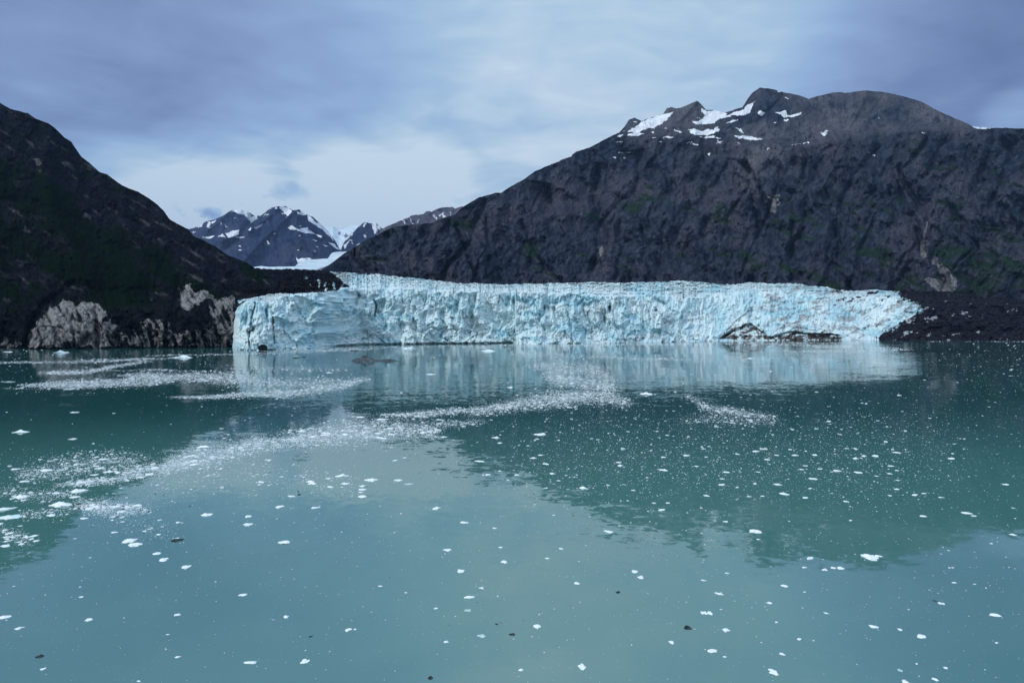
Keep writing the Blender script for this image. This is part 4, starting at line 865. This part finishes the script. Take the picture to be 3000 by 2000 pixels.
# the largest pieces away from the hand-placed ones become floes of their own
nind=300-len(NAMED)
far=V>1040
score=px*(V>1150)*(1+.9*(V>1330))*np.where((U<900)&(V<1520),.45,1.)*(RS.uniform(.6,1.,len(U)))
for (uu,vv,ww) in USED: score[(np.abs(U-uu)<ww*.8+8)&(np.abs(V-vv)<12)]=0
order=np.argsort(-score)[:nind]
def zone(u,v):
    if v<1240:
        if u<700: return ('small white floe in the loose brash and dark green water at left','scattered floes on the left dark water')
        if u<1500: return ('small white floe around the brash tongue in the middle of the bay','scattered floes around the middle brash tongue')
        return ('small white floe scattered on the dark water below the turquoise reflection at right','scattered floes below the right glacier reflection')
    if u<900 and v<1560: return ('small white floe scattered around the curving brash band at lower left','scattered floes around the lower left brash band')
    if v<1560 and u>1450: return ('small white floe scattered on the green reflection of the right mountain','scattered floes on the green mountain reflection')
    if v<1560: return ('small white floe on the pale water left of the mountain reflection','scattered floes on the pale middle water')
    if u<1000: return ('small white floe on the near pale water in the lower left','scattered floes on the near left water')
    if u<2000: return ('small white floe on the near pale water in the bottom centre','scattered floes on the near centre water')
    return ('small white floe on the near pale water in the lower right','scattered floes on the near right water')
SHORT=[]
for q_,(k,x,y,wd,kind,label,kw,rz) in enumerate(NAMED):
    sh_=label.split(',')[0]
    if len(sh_.split())<=8: SHORT.append((*USED[q_][:2],sh_))
own={}
near={}
for i in order:
    best=min(((abs(U[i]-a)+2.2*abs(V[i]-b),a,b,c) for a,b,c in SHORT),key=lambda t:t[0])
    if best[0]>300: continue
    du,dv=U[i]-best[1],(V[i]-best[2])*2.2
    dr='right of' if du>abs(dv) else 'left of' if -du>abs(dv) else 'below' if dv>0 else 'above'
    near.setdefault((best[3],dr),[]).append((best[0],i))
for (c,dr),l in near.items():
    for rank,(d_,i) in zip(('nearest','second','third','fourth','fifth','sixth','seventh'),sorted(l)): own[i]=f'small floe, {rank} one {dr} the {c}'
for n_,i in enumerate(order):
    lab,grp=zone(U[i],V[i]); key=700+n_%26; lab=own.get(i,lab)
    me=shape_mesh(key,M_w,elong=random.Random(key).uniform(1.2,2.0),hgt=random.Random(key).uniform(.25,.5),lobes=1+key%3,sub=2)
    place(me,U[i],V[i],max(px[i]*1.2,6),'ice_floe',lab,'ice floe',grp,rz=random.uniform(-.5,.5),ys=random.uniform(.8,1.2),hs=.55 if V[i]<1240 else .8)
m_=np.ones(len(U),bool); m_[order]=False
U,V,X,Y,sz,px=[a[m_] for a in (U,V,X,Y,sz,px)]
def chips(name,X,Y,sz,mat,label,k=5):
    n=len(X)
    a0=RS.uniform(0,6.28,n)[:,None]; ang=a0+np.arange(k)[None,:]*6.283/k+RS.uniform(-.35,.35,(n,k))
    r=RS.uniform(.55,1.,(n,k)); el=RS.uniform(.45,.9,n)[:,None]; h=RS.uniform(.05,.17,n)*sz
    th=RS.uniform(-.5,.5,n)[:,None]
    lx=np.cos(ang)*r*.5*sz[:,None]; ly=np.sin(ang)*r*.5*sz[:,None]*el
    gx=lx*np.cos(th)-ly*np.sin(th); gy=lx*np.sin(th)+ly*np.cos(th)
    co=np.zeros((n,2*k,3),np.float32)
    co[:,0:k,0]=X[:,None]+gx; co[:,0:k,1]=Y[:,None]+gy; co[:,0:k,2]=-.03*sz[:,None]
    s=RS.uniform(.5,.9,(n,k))
    co[:,k:,0]=X[:,None]+gx*s; co[:,k:,1]=Y[:,None]+gy*s; co[:,k:,2]=h[:,None]*RS.uniform(.45,1.2,(n,k))
    f=[]
    for i in range(k):
        j=(i+1)%k; f+= [[i,j,k+j],[i,k+j,k+i]]
    for i in range(1,k-1): f.append([k,k+i,k+i+1])
    f=np.array(f)[None]+ (np.arange(n)*2*k)[:,None,None]
    return tag(mesh_np(name,co.reshape(-1,3),f.reshape(-1,3),mat,smooth=False),label,'brash ice',kind='stuff')
def brash_mat():
    m,t_,b=newmat('brash_ice_white'); p=pos(t_)
    n=t_.noise(p,.35,3,.6); t_.put(b.inputs['Base Color'],t_.mix(t_.rng(n,.35,.7),(.80,.85,.87),(.42,.55,.60))); b.inputs['Roughness'].default_value=.6
    return m
dk=RS.uniform(0,1,len(U))<np.where((V>1420),.12,.004)
chips('brash_ice',X[~dk],Y[~dk],sz[~dk],brash_mat(),'loose white brash ice drifting in bands and specks across the bay')
chips('dirty_brash_ice',X[dk],Y[dk],sz[dk]*.8,M_k,'sparse dark crumbs of dirty ice among the white brash')
# ------------------------------------------------------------------ air
def haze():
    m=bpy.data.materials.new('haze'); m.use_nodes=True; nt=m.node_tree
    for n in list(nt.nodes):
        if n.bl_idname!='ShaderNodeOutputMaterial': nt.nodes.remove(n)
    v=nt.nodes.new('ShaderNodeVolumePrincipled'); v.inputs['Color'].default_value=(.34,.58,1.,1); v.inputs['Density'].default_value=2.1e-5
    v.inputs['Anisotropy'].default_value=.0
    nt.links.new(v.outputs[0],[n for n in nt.nodes if n.bl_idname=='ShaderNodeOutputMaterial'][0].inputs['Volume'])
    x0,x1,y0,y1,z0,z1=-31000,31000,-3500,31000,-1200,4800
    co=np.array([(x,y,z) for z in (z0,z1) for y in (y0,y1) for x in (x0,x1)],float)
    f=np.array([[0,2,3,1],[4,5,7,6],[0,1,5,4],[2,6,7,3],[0,4,6,2],[1,3,7,5]])
    tag(mesh_np('haze',co,f,m,smooth=False),kind='stuff')
haze()
